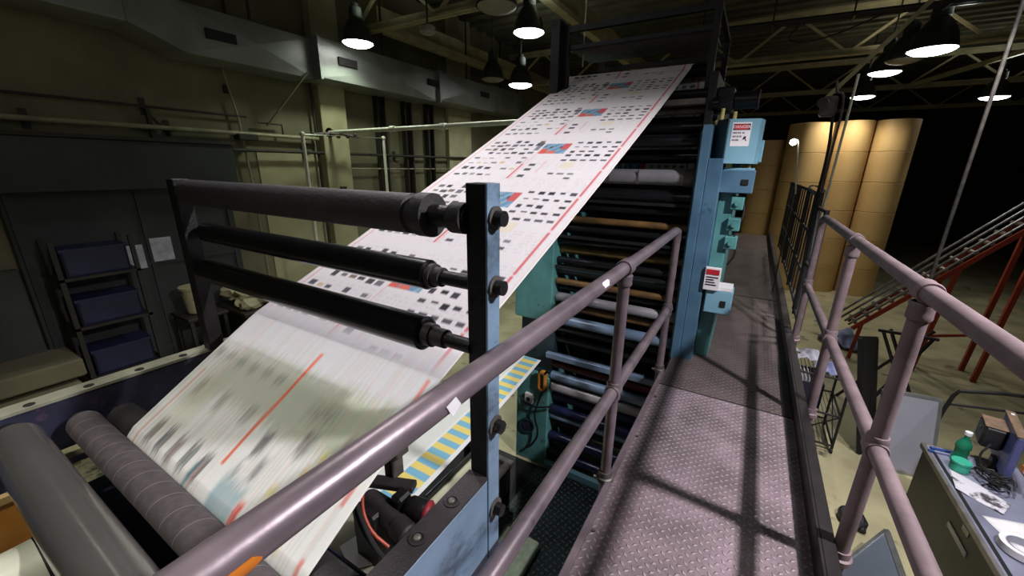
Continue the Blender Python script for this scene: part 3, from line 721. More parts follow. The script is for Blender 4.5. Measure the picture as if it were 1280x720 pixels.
tag(o, 'wide printed newspaper web running from the tower top down under the foreground rollers', 'paper web')

# ------------------------------------------------------------------ press tower
T = thing('press_tower', (-1.1, 4.1, FLOOR), 'tall printing tower with blue side column and stacked ink rollers', 'printing press')
TY0, TY1 = 3.4, 4.95
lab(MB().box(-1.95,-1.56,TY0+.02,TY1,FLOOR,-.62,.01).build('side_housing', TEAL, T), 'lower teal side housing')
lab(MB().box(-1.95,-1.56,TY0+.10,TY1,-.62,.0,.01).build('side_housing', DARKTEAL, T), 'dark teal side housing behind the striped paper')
lab(MB().box(-1.98,-1.56,TY0,TY1,.02,1.85,.01).build('side_housing', TEAL, T), 'upper teal side housing under the paper')
lab(MB().box(-.42,-.34,TY0+.02,TY1,FLOOR,1.80,.006).build('side_frame', PRESSBLUE, T), 'blue right side frame')
lab(MB().box(-.42,-.36,TY0+.06,TY1,1.80,2.2,.006).build('side_frame', BODYDARK, T), 'black upper part of the right side frame')
MB().box(-1.56,-.42,4.62,4.72,FLOOR,2.1).build('back_plate', BODYDARK, T)
MB().box(-1.5,-.42,4.72,4.94,FLOOR,2.2).build('rear_body', BODYDARK, T)
def trl(z, r, y, mt, x0=-1.555, x1=-.425, lb=None, ringx=None):
    o = MB().roll((x0,y,z),(x1,y,z), [(0,r*.9),(.006,r),(.994,r),(1,r*.9)], 26).build('ink_roller', mt, T)
    if lb: lab(o, lb)
    return o
spec = [ # z, r, y, material
 (2.06,.035,3.5,DARKGLOSS),(1.955,.03,3.55,COLLAR),(1.84,.05,3.62,INKDARK),(1.73,.045,3.5,INKDARK),(1.62,.055,3.62,DARKGLOSS),(1.455,.062,3.5,PALEROLL),
 (1.30,.055,3.52,INKDARK),(1.17,.05,3.6,INKDARK),(1.06,.03,3.5,INKORANGE),(.97,.05,3.56,INKDARK),(.86,.04,3.5,DARKGLOSS),(.76,.05,3.58,INKYELLOW),
 (.66,.035,3.5,INKDARK),(.55,.055,3.56,DARKTEAL),(.45,.03,3.48,INKORANGE),(.37,.035,3.56,INKDARK),(.28,.045,3.5,PALEROLL),(.17,.045,3.56,INKORANGE),(.05,.05,3.47,BLUEROLL),(-.08,.05,3.58,INKDARK),
 (-.22,.05,3.6,INKDARK),(-.36,.045,3.46,BODYDARK),(-.47,.05,3.52,INKRED),(-.60,.05,3.48,BLUEROLL),(-.735,.06,3.5,PALEROLL),(-.88,.055,3.56,INKNAVY),(-1.0,.045,3.48,INKNAVY),
 (-1.10,.04,3.5,BLUEROLL),(-1.22,.06,3.58,INKDARK),(-1.36,.05,3.5,INKNAVY),(-1.47,.045,3.56,DARKTEAL),(-1.58,.045,3.5,INKNAVY)]
for z, r, yv, mt in spec: trl(z, r, yv, mt)
lab(MB().box(-1.60,-.40,3.40,3.45,-.375,-.315,.004).build('cross_bar', BLUEROLL, T), 'pale grey blue cross bar just under catwalk level')
lab(MB().box(-1.56,-.42,3.38,3.44,-1.73,-1.65,.004).build('cross_bar', PRESSLIGHT, T), 'pale blue bottom cross bar')
MB().box(-1.56,-.42,3.42,3.5,1.98,2.02).build('cross_bar', COLLAR, T)
for zz in (1.24,.90,.60): MB().box(-1.56,-.42,3.44,3.47,zz-.012,zz+.012).build('ink_rail', BODYDARK, T)
# clips on the pale roller
m = MB()
for xx in (-1.35,-1.1,-.85): m.box(xx-.005,xx+.005,3.432,3.44,1.40,1.51)
m.build('roller_band', COLLAR, T)
MB().cyl((-.50,3.5,1.455),(-.43,3.5,1.455),.068,24).build('roller_end', COLLAR, T)
# blue front column with its boxes
lab(MB().box(-.40,-.335,3.34,3.46,FLOOR,1.83,.004).build('column_strip', PRESSBLUE, T), 'deep blue front strip of the column')
lab(MB().box(-.335,-.235,3.36,3.62,FLOOR,1.60,.005).build('column', PRESSBLUE, T), 'blue front column')
m = MB(); m.box(-.235,-.13,3.50,4.3,-.01,1.56,.005); lab(m.build('column_return', TEAL, T), 'teal side cover of the column')
def zrot(a): return Matrix.Rotation(math.radians(a), 3, 'Z')
# top box: plan is a chamfered prism, dark left face and pale right face
def plan(pts, z0, z1, b=0): return MB().prism([(x, y, z0) for x, y in pts], (0,0,z1-z0))
bx = plan([(-.335,3.52),(-.235,3.385),(-.045,3.43),(-.02,3.55),(-.02,3.72),(-.335,3.72)], 1.565, 1.865).build('control_box', PRESSLIGHT, T, smooth=20); lab(bx, 'pale blue top control box with the danger sign')
MB().prism([(-.345,3.522,1.56),(-.237,3.378,1.56),(-.237,3.378,1.868),(-.345,3.522,1.868)], (-.006,-.004,0)).build('side_plate', DARKTEAL, bx, smooth=0)
MB().box(-.03,.0,3.56,3.72,1.575,1.73,.006).build('switch_housing', PRESSLIGHT, bx)
MB().cyl((-.235,3.38,1.85),(-.235,3.372,1.85),.006,8).build('screw', COLLAR, bx)
# danger sign on the pale face, in its own plane
A = Vector((-.235,3.385,0)); B = Vector((-.045,3.43,0)); ex = (B-A).normalized(); nrm = Vector((ex.y,-ex.x,0))
def onface(u, v, d=0.0): return A+ex*u+nrm*d+Vector((0,0,v))
def plate(u0, u1, v0, v1, d0, d1, nm, mt, par, rr=0):
    if rr:
        pts = []
        for cx, cy, a0 in ((u1-rr,v1-rr,0),(u0+rr,v1-rr,90),(u0+rr,v0+rr,180),(u1-rr,v0+rr,270)):
            for k in range(5):
                a = math.radians(a0+22.5*k); pts.append(onface(cx+rr*math.cos(a), cy+rr*math.sin(a), d0))
    else: pts = [onface(u0,v0,d0), onface(u1,v0,d0), onface(u1,v1,d0), onface(u0,v1,d0)]
    return MB().prism(pts, nrm*(d1-d0)).build(nm, mt, par, smooth=0)
sg = plate(.022,.142,1.683,1.842,.0,.0025,'danger_sign', STICKERWHITE, T); lab(sg, 'white danger sign with a red panel')
plate(.028,.136,1.790,1.832,.0025,.003,'sign_panel', SIGNBLACK, sg)
plate(.034,.130,1.795,1.827,.003,.0035,'sign_oval', SIGNRED, sg, rr=.0155)
def text_on(txt, u, v, size, d, nm, mt, par):
    cu = bpy.data.curves.new(nm, 'FONT'); cu.body = txt; cu.size = size; cu.align_x = 'CENTER'; cu.align_y = 'CENTER'; cu.extrude = .0004
    tmp = bpy.data.objects.new(nm, cu); COL.objects.link(tmp)
    me = bpy.data.meshes.new_from_object(tmp.evaluated_get(bpy.context.evaluated_depsgraph_get())); 
    bpy.data.objects.remove(tmp, do_unlink=True)
    off = Vector((0,0,0)); q = par
    while q: off += q.location; q = q.parent
    R = Matrix((ex, Vector((0,0,1)), nrm)).transposed()
    for vv in me.vertices: vv.co = onface(u, v, d)+R @ vv.co-off
    me.materials.clear(); me.materials.append(mt); me.name = nm
    o = bpy.data.objects.new(nm, me); COL.objects.link(o); o.parent = par; return o
text_on('DANGER', .082, 1.811, .027, .0037, 'sign_word', STICKERWHITE, sg)
m = MB()
for row, (z, segs) in enumerate(((1.772,((.03,.055),(.059,.085),(.09,.104))),(1.748,((.03,.052),(.056,.07),(.074,.09))),(1.724,((.03,.05),(.053,.074))))):
    for a, b in segs:
        u = a
        while u < b-.003:
            w = random.uniform(.0025,.004); m.prism([onface(u,z-.006,.0027),onface(u+w,z-.006,.0027),onface(u+w,z+.006,.0027),onface(u,z+.006,.0027)], nrm*.0004); u += w+.0018
m.build('sign_lines', SIGNBLACK, sg, smooth=0)
m = MB(); m.prism([onface(a,b,.0027) for a, b in ((.094,1.722),(.102,1.744),(.112,1.752),(.118,1.744),(.116,1.732),(.126,1.716),(.118,1.718),(.110,1.730),(.102,1.728))], nrm*.0005)
m.build('sign_pictogram', SIGNBLACK, sg, smooth=0)
# second box with square latch
b2 = MB().box(-.25,-.02,3.43,3.72,1.355,1.52,.006).build('control_box', PRESSBLUE, T); lab(b2, 'blue box with a square black latch')
MB().box(-.10,-.055,3.422,3.432,1.415,1.455,.002).build('latch', VENTBLACK, b2)
MB().box(-.23,-.03,3.45,3.7,1.52,1.535).build('lid', PRESSLIGHT, b2)
m = MB(); m.box(-.22,-.18,3.44,3.5,1.535,1.57).box(-.12,-.06,3.5,3.6,1.535,1.56); lab(m.build('terminal_block', CREAMPLASTIC, T), 'small cream fittings between the boxes')
lab(MB().cyl((-.09,3.47,1.54),(-.09,3.47,1.575),.012,10).build('valve', INKORANGE, T), 'brass valve')
# valves and pipes on the column's side
for k, zz in enumerate((1.28,1.12,.98)):
    m = MB().box(-.15,-.06,3.46,3.56,zz-.05,zz+.05,.008); m.cyl((-.10,3.44,zz),(-.10,3.47,zz),.02,12); m.build('valve_block', TEAL, T)
MB().tube([(-.08,3.5,1.34),(-.04,3.5,1.2),(-.10,3.48,1.05),(-.05,3.5,.9),(-.1,3.5,.8)], .008, 8, 2).build('hose', CABLE, T)
lb_ = MB().box(-.235,-.125,3.335,3.36,.62,.80,.002).build('label_plate', STICKERWHITE, T); lab(lb_, 'white warning label on the column')
MB().box(-.225,-.135,3.331,3.336,.745,.785).build('label_panel', SIGNRED, lb_)
m = MB()
for zz in (.72,.70,.68,.66): m.box(-.222,-.222+random.uniform(.05,.085),3.332,3.336,zz,zz+.008)
m.build('label_lines', SIGNBLACK, lb_)
b3 = MB().box(-.21,-.02,3.36,3.55,.43,.62,.006).build('control_box', PRESSLIGHT, T); lab(b3, 'small pale blue lower box with a latch')
MB().box(-.10,-.06,3.353,3.362,.49,.54,.002).build('latch', VENTBLACK, b3)
MB().box(-.2,-.03,3.36,3.54,.62,.645).build('lid', STICKERWHITE, b3)
# motor and gearbox at the column top
m = MB().roll((-.245,3.6,2.01),(-.085,3.6,2.01), [(0,.055),(.03,.06),(.93,.06),(.95,.068),(1,.068)], 28); lab(m.build('motor', INKDARK, T), 'black motor with a pale rim')
MB().ring((-.084,3.6,2.01),.055,.068,.006,'X').build('motor_rim', COLLAR, T)
MB().box(-.36,-.245,3.52,3.7,1.93,2.1,.01).build('gearbox', BLACKSTEEL, T)
for yv, zz, r in ((3.48,1.98,.05),(3.50,1.90,.035)):
    MB().cyl((-.37,yv,zz),(-.33,yv,zz),r,20).build('gear', DARKGLOSS, T)
m = MB(); m.cyl((-.30,3.5,1.86),(-.30,3.5,1.95),.014,10).cyl((-.22,3.55,1.865),(-.22,3.55,1.93),.014,10).box(-.34,-.26,3.48,3.54,1.835,1.87,.004); lab(m.build('fitting', CREAMPLASTIC, T), 'pale pipe fittings above the column')
# head frame over the tower
hf = []
def hbar(p0, p1, w, h, nm='head_bar', mt=BLACKSTEEL): return MB().bar(p0, p1, w, h).build(nm, mt, T)
for xx in (-1.68,-.455):
    hbar((xx,3.75,1.85 if xx > -1 else 2.0),(xx,3.75,2.74),.05,.05,'head_post'); hbar((xx,4.7,2.1),(xx,4.7,2.70),.05,.05,'head_post')
    hbar((xx,3.75,2.72),(xx,4.7,2.70),.04,.04)
hbar((-1.7,3.75,2.70),(-.43,3.75,2.70),.045,.05); hbar((-1.7,4.7,2.68),(-.43,4.7,2.68),.045,.05)
hbar((-1.7,3.78,2.56),(-.45,3.78,2.56),.05,.03); hbar((-1.7,4.68,2.44),(-.43,4.68,2.44),.06,.04)
lab(MB().box(-1.68,-.47,3.80,4.35,2.555,2.575).build('head_plank', COLLAR, T), 'grey plank lying in the head frame')
hbar((-1.7,4.66,2.55),(-.45,4.66,2.55),.05,.04)
hbar((-.455,3.75,2.2),(-.455,4.7,2.22),.04,.04)
trl(2.345,.056,4.155,DARKGLOSS,-1.8,-.47,'top turning roller under the paper'); trl(1.93,.04,4.08,DARKGLOSS,-1.7,-.45); trl(2.13,.03,4.02,INKDARK,-1.7,-.45)
MB().box(-1.78,-1.70,3.62,3.74,2.0,2.76).build('head_column', BLACKSTEEL, T)
# hoses and dials on the lower teal housing
m = MB(); m.tube([(-1.62,3.40,-.78),(-1.66,3.36,-.95),(-1.70,3.37,-1.1),(-1.62,3.36,-1.3),(-1.72,3.37,-1.5),(-1.78,3.37,-1.55)], .012, 8, 2); m.tube([(-1.9,3.39,-.92),(-1.8,3.36,-.97),(-1.66,3.36,-.98),(-1.5,3.38,-.92)], .010, 8, 2)
m.build('hose', CABLE, T)
o = MB().ring((-1.80,3.405,-1.28),.07,.088,.03,'Y').build('hand_wheel', DARKTEAL, T); MB().cyl((-1.80,3.42,-1.28),(-1.80,3.385,-1.28),.05,20).build('hub', NAVY, o)
o = MB().box(-1.83,-1.73,3.385,3.425,-.98,-.86,.006).build('switch_plate', STICKERWHITE, T); lab(o, 'white switch plate on the teal housing'); MB().box(-1.80,-1.76,3.375,3.386,-.945,-.90,.004).build('switch', DARKTEAL, o)
m = MB(); m.box(-1.66,-1.58,3.36,3.42,-.76,-.74).box(-1.66,-1.58,3.36,3.42,-.56,-.54).box(-1.66,-1.645,3.36,3.42,-.76,-.54).box(-1.595,-1.58,3.36,3.42,-.76,-.54); lab(m.build('ink_bracket', AMBER, T), 'amber square bracket')
# ------------------------------------------------------------------ low web with colour bars, guards, pit
m = MB()
NVs, NUs = 260, 60; vs = []; cs = []
for j in range(NVs+1):
    t = j/NVs; yv = lerp(1.12, 3.36, t); z = lerp(-.42,-.40, t) - .03*math.sin(PI*t)
    for i in range(NUs+1):
        u = i/NUs; vs.append((lerp(-1.98-.08*t,-1.46-.17*t,u), yv, z))
        if u > .93: cc = srgb(222,222,224)
        elif u > .56: cc = [srgb(226,206,116), srgb(120,176,204)][int(yv/.06) % 2]
        elif u > .5: cc = srgb(226,226,226)
        elif u < .2 and int(yv*9) % 3 == 0: cc = srgb(150,170,190)
        else: cc = srgb(214,216,212)
        cs.append(cc)
fc = [(j*(NUs+1)+i, j*(NUs+1)+i+1, (j+1)*(NUs+1)+i+1, (j+1)*(NUs+1)+i) for j in range(NVs) for i in range(NUs)]
bb = Vector((-1.72, 2.0, -.45)); me = bpy.data.meshes.new('lower_paper_web'); me.from_pydata([Vector(v)-bb for v in vs], [], fc)
at_ = me.color_attributes.new('ink', 'FLOAT_COLOR', 'POINT'); at_.data.foreach_set('color', [q for c4 in cs for q in c4])
me.materials.append(PAPER); me.shade_smooth()
o = bpy.data.objects.new('lower_paper_web', me); COL.objects.link(o); o.location = bb
md = o.modifiers.new('paper', 'SOLIDIFY'); md.thickness = .0012
tag(o, 'lower paper web with yellow and blue colour bar stripes beneath the stand', 'paper web')
# perforated beige guard
def perf_mat():
    m, nt, P = new_mat('perforated_beige_guard'); N, L = nt.nodes, nt.links
    tc = N.new('ShaderNodeTexCoord'); mp = N.new('ShaderNodeMapping'); mp.inputs['Scale'].default_value = (45,45,45); L.new(tc.outputs['Object'], mp.inputs[0])
    vo = N.new('ShaderNodeTexVoronoi'); vo.inputs['Randomness'].default_value = 0; L.new(mp.outputs[0], vo.inputs['Vector']); vo.inputs['Scale'].default_value = 1
    r = N.new('ShaderNodeValToRGB'); r.color_ramp.elements[0].position = .24; r.color_ramp.elements[1].position = .34
    r.color_ramp.elements[0].color = srgb(120,118,96); r.color_ramp.elements[1].color = srgb(196,196,168)
    L.new(vo.outputs['Distance'], r.inputs[0]); L.new(r.outputs[0], P.inputs['Base Color']); P.inputs['Roughness'].default_value = .6
    return m
t = thing('perforated_guard', (-1.2, 1.5, FLOOR), 'pale perforated guard table beside the striped paper web', 'guard')
MB().prism([(-1.48,1.15,-.56),(-1.0,1.15,-.56),(-1.0,1.42,-.56),(-1.36,1.95,-.56),(-1.48,1.95,-.56)], (0,0,.02)).build('guard_sheet', perf_mat(), t)
MB().box(-1.495,-1.48,1.15,1.95,-.60,-.50).build('edge_angle', BODYDARK, t)
for xx, yv in ((-1.45,1.18),(-1.04,1.18),(-1.04,1.38),(-1.44,1.87)):
    MB().box(xx-.02,xx+.02,yv-.02,yv+.02,FLOOR,-.56).build('leg', BLACKSTEEL, t)
t = thing('pit_platform', (-.9, 2.6, FLOOR), 'dark green chequer plate platform low between press and catwalk', 'platform')
MB().box(-1.6,-.44,1.9,3.33,-1.70,-1.685).build('platform_plate', PITTREAD, t)
for xx in (-1.55,-.5): MB().box(xx-.03,xx+.03,1.95,3.28,FLOOR,-1.70).build('platform_rail', BODYDARK, t)
m = MB(); m.box(-1.02,-1.01,1.9,3.33,-1.685,-1.682); m.build('plate_seam', DARKTEAL, t)
tag(MB().box(-1.44,-1.12,2.0,2.42,-1.682,-1.60,.01).build('step_plate', GREENPAPER), 'pale green chequered step on the dark pit platform', 'step')
tag(MB().box(-3.2,-1.62,1.0,3.38,FLOOR,FLOOR+.004).build('dark_floor_sheet', BODYDARK), 'dark sheet added over the floor under the striped paper web', 'mat')  # added sheet, darkens the floor of the pit
t = thing('transfer_tube', (-1.75, 2.2, -1.3), 'white paper tube on dark pivots beside the pit platform', 'tube')
MB().cyl((-1.74,1.75,-1.40),(-1.74,2.62,-1.40),.06,22).build('tube', WHITEPAPER, t); MB().cyl((-1.74,2.62,-1.40),(-1.74,2.86,-1.40),.045,20).build('pivot', COLLAR, t)
MB().box(-2.15,-1.68,2.86,2.93,-1.43,-1.37,.008).build('arm', COLLAR, t); MB().box(-2.15,-2.09,2.2,2.9,-1.43,-1.37,.008).build('arm', COLLAR, t)
MB().box(-1.78,-1.70,2.80,2.88,FLOOR,-1.43).build('stand_post', BLACKSTEEL, t)
MB().box(-1.78,-1.70,1.72,1.78,FLOOR,-1.44).build('stand_post', BLACKSTEEL, t)
t = thing('ink_drum', (-2.1, 3.1, FLOOR), 'cream topped round drum behind the black upright by the teal housing', 'drum')
MB().roll((-2.26,3.15,FLOOR+.005),(-2.26,3.15,-.85), [(0,.2),(.3,.2),(.32,.21),(.34,.2),(.66,.2),(.68,.21),(.7,.2),(1,.2)]).build('body', BODYDARK, t)
MB().cyl((-2.26,3.15,-.85),(-2.26,3.15,-.83),.19,24).build('lid', CREAMPLASTIC, t)
tag(MB().box(-2.35,-1.95,2.3,2.75,FLOOR+.005,-1.62,.02).build('magazine_bundle', CLOTHBLUE), 'bundle of printed sheets on the floor beside the transfer tube', 'bundle')

# web tension unit below the handrail
t = thing('web_tension_unit', (-1.0, .85, FLOOR), 'dark web tension unit with cables and red-rimmed knob beside the blue beam', 'machine unit')
MB().box(-1.16,-1.04,.74,.86,-.2,.24,.01).build('base_bracket', BLACKSTEEL, t)
MB().box(-1.06,-.98,.74,.82,FLOOR,-.2).build('pedestal', BLACKSTEEL, t)
MB().roll((-1.16,.82,.225),(-.90,.79,.20), [(0,.03),(.03,.036),(.72,.036),(.73,.043),(.97,.043),(1,.036)], 24).build('motor', BEAMTOP, t)
MB().box(-1.20,-1.15,.94,1.0,.20,.40,.01).build('clamp_body', BLACKSTEEL, t)
m = MB(); m.box(-1.21,-1.10,.935,1.005,.385,.41,.005).box(-1.125,-1.10,.935,1.005,.34,.39,.005).box(-1.15,-1.135,.94,1.0,.22,.39,.004).cyl((-1.17,.97,.41),(-1.17,.97,.47),.012,10); lab(m.build('clamp_jaw', COLLAR, t), 'grey steel clamp jaw')
MB().bar((-1.30,.86,.215),(-1.04,.965,.215),.055,.03,.004).build('arm', BEAMTOP, t)
MB().bar((-1.06,.82,.12),(-.86,.92,.12),.05,.04,.004).build('arm', BLACKSTEEL, t)
o = MB().roll((-.985,.865,.235),(-.90,.885,.225), [(0,.03),(.2,.042),(.85,.046),(1,.042)], 24).build('knob', BLACKSTEEL, t)
lab(MB().roll((-.902,.8845,.2255),(-.884,.889,.223), [(0,.046),(.5,.048),(1,.040)], 24).build('knob_rim', REDP, o), 'dark red rim')
MB().box(-1.04,-.985,.83,.90,.1,.28,.01).build('bracket', BLACKSTEEL, t)
MB().tube([(-1.16,.98,.40),(-1.20,.84,.40),(-1.14,.74,.34),(-.98,.68,.24),(-.90,.70,.14)], .009, 8, 2).tube([(-1.2,.86,.38),(-1.12,.72,.3),(-1.0,.68,.22),(-.9,.72,.12)], .008, 8, 2).build('cable', CABLE, t)
lab(MB().tube([(-1.16,.84,.36),(-1.08,.73,.31),(-1.0,.70,.25),(-.93,.72,.2)], .006, 8, 2).build('cable', REDCABLE, t), 'orange red cable')
MB().box(-1.36,-.75,.45,.95,-.02,.0,.004).build('tray', BEIGETOP, t)
tag(MB().prism([(-1.24,.72,.002),(-1.12,.68,.002),(-1.03,.78,.002),(-1.10,.86,.002),(-1.22,.80,.002)], (0,0,.006)).build('paper_scrap', WHITEPAPER, smooth=0), 'torn white scrap of paper on the tension unit tray', 'paper')
t = thing('printed_scrap', (-1.2,.62,.0), 'folded printed scrap with a red edge nearest the camera on the tension unit tray', 'paper')
MB().prism([(-1.30,.62,.002),(-1.24,.66,.002),(-1.12,.60,.002),(-1.14,.56,.002)], (0,0,.008)).build('sheet', WHITEPAPER, t, smooth=0)
MB().prism([(-1.145,.605,.0102),(-1.12,.60,.0102),(-1.14,.56,.0102),(-1.16,.565,.0102)], (0,0,.001)).build('red_edge', REDP, t, smooth=0)
t = thing('paper_reel_core', (-1.55, -.1, 0), 'pale paper reel lying below the polished roller at lower left', 'reel')
# lower-left reel under the near roller
MB().cyl((-1.76,-.35,.27),(-1.76,.055,.27),.105,30).build('reel_body', PIPEWHITE, t)
MB().cyl((-1.76,.055,.27),(-1.76,.07,.27),.108,30).build('end_cap', BODYDARK, t)
MB().cyl((-1.76,-.4,.27),(-1.76,.14,.27),.02,14).build('core_shaft', BLACKSTEEL, t)
MB().box(-1.80,-1.72,.09,.14,FLOOR,.29).build('cradle_post', BLACKSTEEL, t); MB().box(-1.80,-1.72,-.42,-.36,FLOOR,.29).build('cradle_post', BLACKSTEEL, t)
t = thing('amber_bin', (-2.6, -.05, FLOOR), 'amber cardboard box standing outside the left beam', 'box')
MB().box(-2.75,-2.25,-.25,.12,FLOOR,.30,.01).build('body', AMBER, t); MB().box(-2.76,-2.24,-.26,.13,.27,.31,.006).build('lid', KRAFT, t)

# ------------------------------------------------------------------ lamps
def lamp(name, loc, dia, lit, label, power=0, col=(1,1,.97), group=None, ceil=4.5, spot=150, srad=.12, up=22, tilt=None):
    x, y, z = loc; r = dia/2
    t = thing(name, loc, label, 'lamp', group)
    prof = [(0,r*1.02),(.06,r),(.35,r*.86),(.62,r*.55),(.72,r*.36),(.74,r*.42),(1,r*.40)]
    h = dia*1.05
    m = MB(); seg = 32; rings = []
    for q, rr in prof: rings.append([m.bm.verts.new((x+rr*math.cos(2*PI*i/seg), y+rr*math.sin(2*PI*i/seg), z+q*h)) for i in range(seg)])
    for a, b in zip(rings, rings[1:]):
        for i in range(seg): j = (i+1) % seg; m.bm.faces.new((a[i],a[j],b[j],b[i]))
    m.bm.faces.new(rings[-1]); m.build('shade', LAMPSHADE, t)
    MB().roll((x,y,z-.055*dia/.5),(x,y,z+.02), [(0,r*.25),(.12,r*.55),(.35,r*.80),(.6,r*.93),(.72,r*.97),(1,r*.97)], 36).build('lens', LAMPON if lit else LAMPOFF, t)
    MB().cyl((x,y,z+h),(x,y,ceil),.012,8).cyl((x,y,z+h),(x,y,z+h+.05),r*.25,14).build('stem', LAMPSHADE, t)
    if power:
        li = bpy.data.lights.new('lamp_light', 'SPOT'); li.energy = power; li.color = col; li.spot_size = math.radians(spot); li.spot_blend = .5; li.shadow_soft_size = srad
        lo = bpy.data.objects.new('lamp_light', li); COL.objects.link(lo); lo.parent = t; lo.location = (0,0,-.075)
        if tilt: t.rotation_euler = (0, math.radians(tilt), 0)
        l2 = bpy.data.lights.new('added_uplight', 'SPOT'); l2.energy = up; l2.color = col; l2.spot_size = math.radians(165); l2.spot_blend = .4; l2.shadow_soft_size = .1  # extra spot added above the shade to brighten the roof steel
        lo2 = bpy.data.objects.new('added_uplight', l2); COL.objects.link(lo2); lo2.parent = t; lo2.location = (r*.9,0,h*.75); lo2.rotation_euler = (PI,0,0)
    return t
G = 'high bay lamps under the roof'
PINK = (1,.95,.97); COOL = (.92,1,.93); GREENISH = (.86,1,.80); WARM = (1,.80,.52)
lamp('pendant_lamp', (2.02,1.62,3.25), .5, True, 'lit pendant lamp over the desk side of the near catwalk', 820, PINK, G, spot=116, srad=.075, up=6, tilt=20)
lamp('pendant_lamp', (1.55,4.7,3.25), .5, True, 'unseen lit pendant lamp added over the desk and the press column', 460, (1,.98,.95), G, spot=58, up=6)  # added out of view to brighten the near floor and desk
lamp('pendant_lamp', (-2.35,1.9,3.35), .46, True, 'unseen lit pendant lamp added above the top roller of the stand', 150, (1,.94,.95), G, spot=126, up=6)  # added out of view to brighten the upper web
lamp('pendant_lamp', (-5.48,4.60,3.26), .44, True, 'lit pendant lamp shining on the galvanised air duct', 95, GREENISH, G, spot=146, up=8)
lamp('pendant_lamp', (-2.88,5.19,3.2), .40, True, 'lit pendant lamp left of the tower head, right above the web', 300, COOL, G, spot=120)
lamp('pendant_lamp', (-2.80,4.30,3.22), .46, False, 'large unlit pendant lamp at the top edge, beside a lit one', 0, group=G)
lamp('pendant_lamp', (-4.70,8.15,3.2), .5, True, 'lit far pendant lamp next to the end of the duct', 150, COOL, G)
lamp('pendant_lamp', (-5.05,7.60,3.25), .46, False, 'dim pendant lamp just left of the lit one by the duct end', 0, group=G)
lamp('pendant_lamp', (1.84,8.60,3.2), .54, True, 'largest lit pendant lamp at upper right', 60, COOL, G, spot=90)
lamp('pendant_lamp', (1.62,10.1,3.2), .46, True, 'lit pendant lamp second along the right hand row', 70, (1,.92,.76), G, spot=150)
lamp('pendant_lamp', (1.70,9.35,3.24), .48, False, 'unlit pendant lamp between the two nearest lit ones at right', 0, group=G)
lamp('pendant_lamp', (1.80,13.0,3.2), .46, True, 'lit pendant lamp farthest along the right hand row, over the paper rolls', 170, (1,.93,.78), G, spot=150)
lamp('pendant_lamp', (4.37,14.3,3.2), .5, True, 'lit lens of the lone pendant lamp at the far right', 40, COOL, G, spot=100)
# lamps out of view behind the camera that light the near things
lamp('pendant_lamp', (-1.1,-.8,3.3), .46, True, 'lit pendant lamp behind the camera over the stand', 170, (1,.98,.86), G, spot=86, up=4)
TUBE = emis('highlight_tube', (1,.96,.86,1), 5)
st0 = None  # unseen strips added to draw highlights along the rollers
for k, (xx, lb) in enumerate(((.55,'nearest the desk'),(-.75,'over the guard rail'),(-2.05,'over the web stand'),(-3.35,'over the left beam'),(-4.65,'nearest the left wall'))):
    if st0 is None:
        st0 = thing('highlight_strip', (xx,.55,3.5), 'unseen strip light added for highlights, '+lb, 'lamp', 'added strip lights over the camera')
        MB().box(xx-.6,xx+.6,.50,.60,3.52,3.60,.008).build('housing', STICKERWHITE, st0)
        MB().cyl((xx-.58,.55,3.49),(xx+.58,.55,3.49),.019,14).build('tube', TUBE, st0)
        for q in (-.59,.575): MB().box(xx+q,xx+q+.015,.53,.57,3.46,3.52).build('holder', STICKERWHITE, st0)
        for q in (-.4,.4): MB().box(xx+q-.01,xx+q+.01,.54,.56,3.60,4.76).build('hanger', PIPEDARK, st0)
    else:
        c = copy_tree(st0); c.location = (xx,.55,3.5); c['label'] = 'unseen strip light added for highlights, '+lb
t = thing('smoke_detector', (-3.99,4.48,3.35), 'small round pale detector hanging from the truss', 'detector')
MB().roll((-3.99,4.48,3.16),(-3.99,4.48,3.26), [(0,.08),(.2,.1),(.8,.1),(1,.07)]).build('body', LAMPOFF, t); MB().cyl((-3.99,4.48,3.26),(-3.99,4.48,4.75),.012,8).build('stem', LAMPSHADE, t)
# overhead cables
t = thing('cable_tray', (0, 8.2, 3.72), 'bundle of dark conduits slung across under the roof', 'conduit')
for k in range(5): MB().cyl((-1.6,8.0+.05*k,3.70+.02*(k % 2)),(6.5,8.55+.05*k,3.70+.02*(k % 2)),.02,8).build('conduit_run', CABLE, t)
for k in range(8): MB().box(-1.2+k*1.0,-1.17+k*1.0,7.98+k*.066,8.3+k*.066,3.66,3.68).box(-1.2+k*1.0,-1.18+k*1.0,8.1+k*.066,8.12+k*.066,3.67,4.76).build('hanger', PIPEDARK, t)
MB().tube([(.2,8.2,3.69),(.0,8.3,3.45),(.5,8.3,3.42),(1.2,8.3,3.69)], .012, 6, 2).build('drooping_cable', CABLE, t)
tag(MB().cyl((-1.62,4.0,2.45),(-1.62,4.0,4.74),.007,8).build('hanging_wire', PIPEWHITE), 'thin pale wire hanging above the top of the web', 'wire')
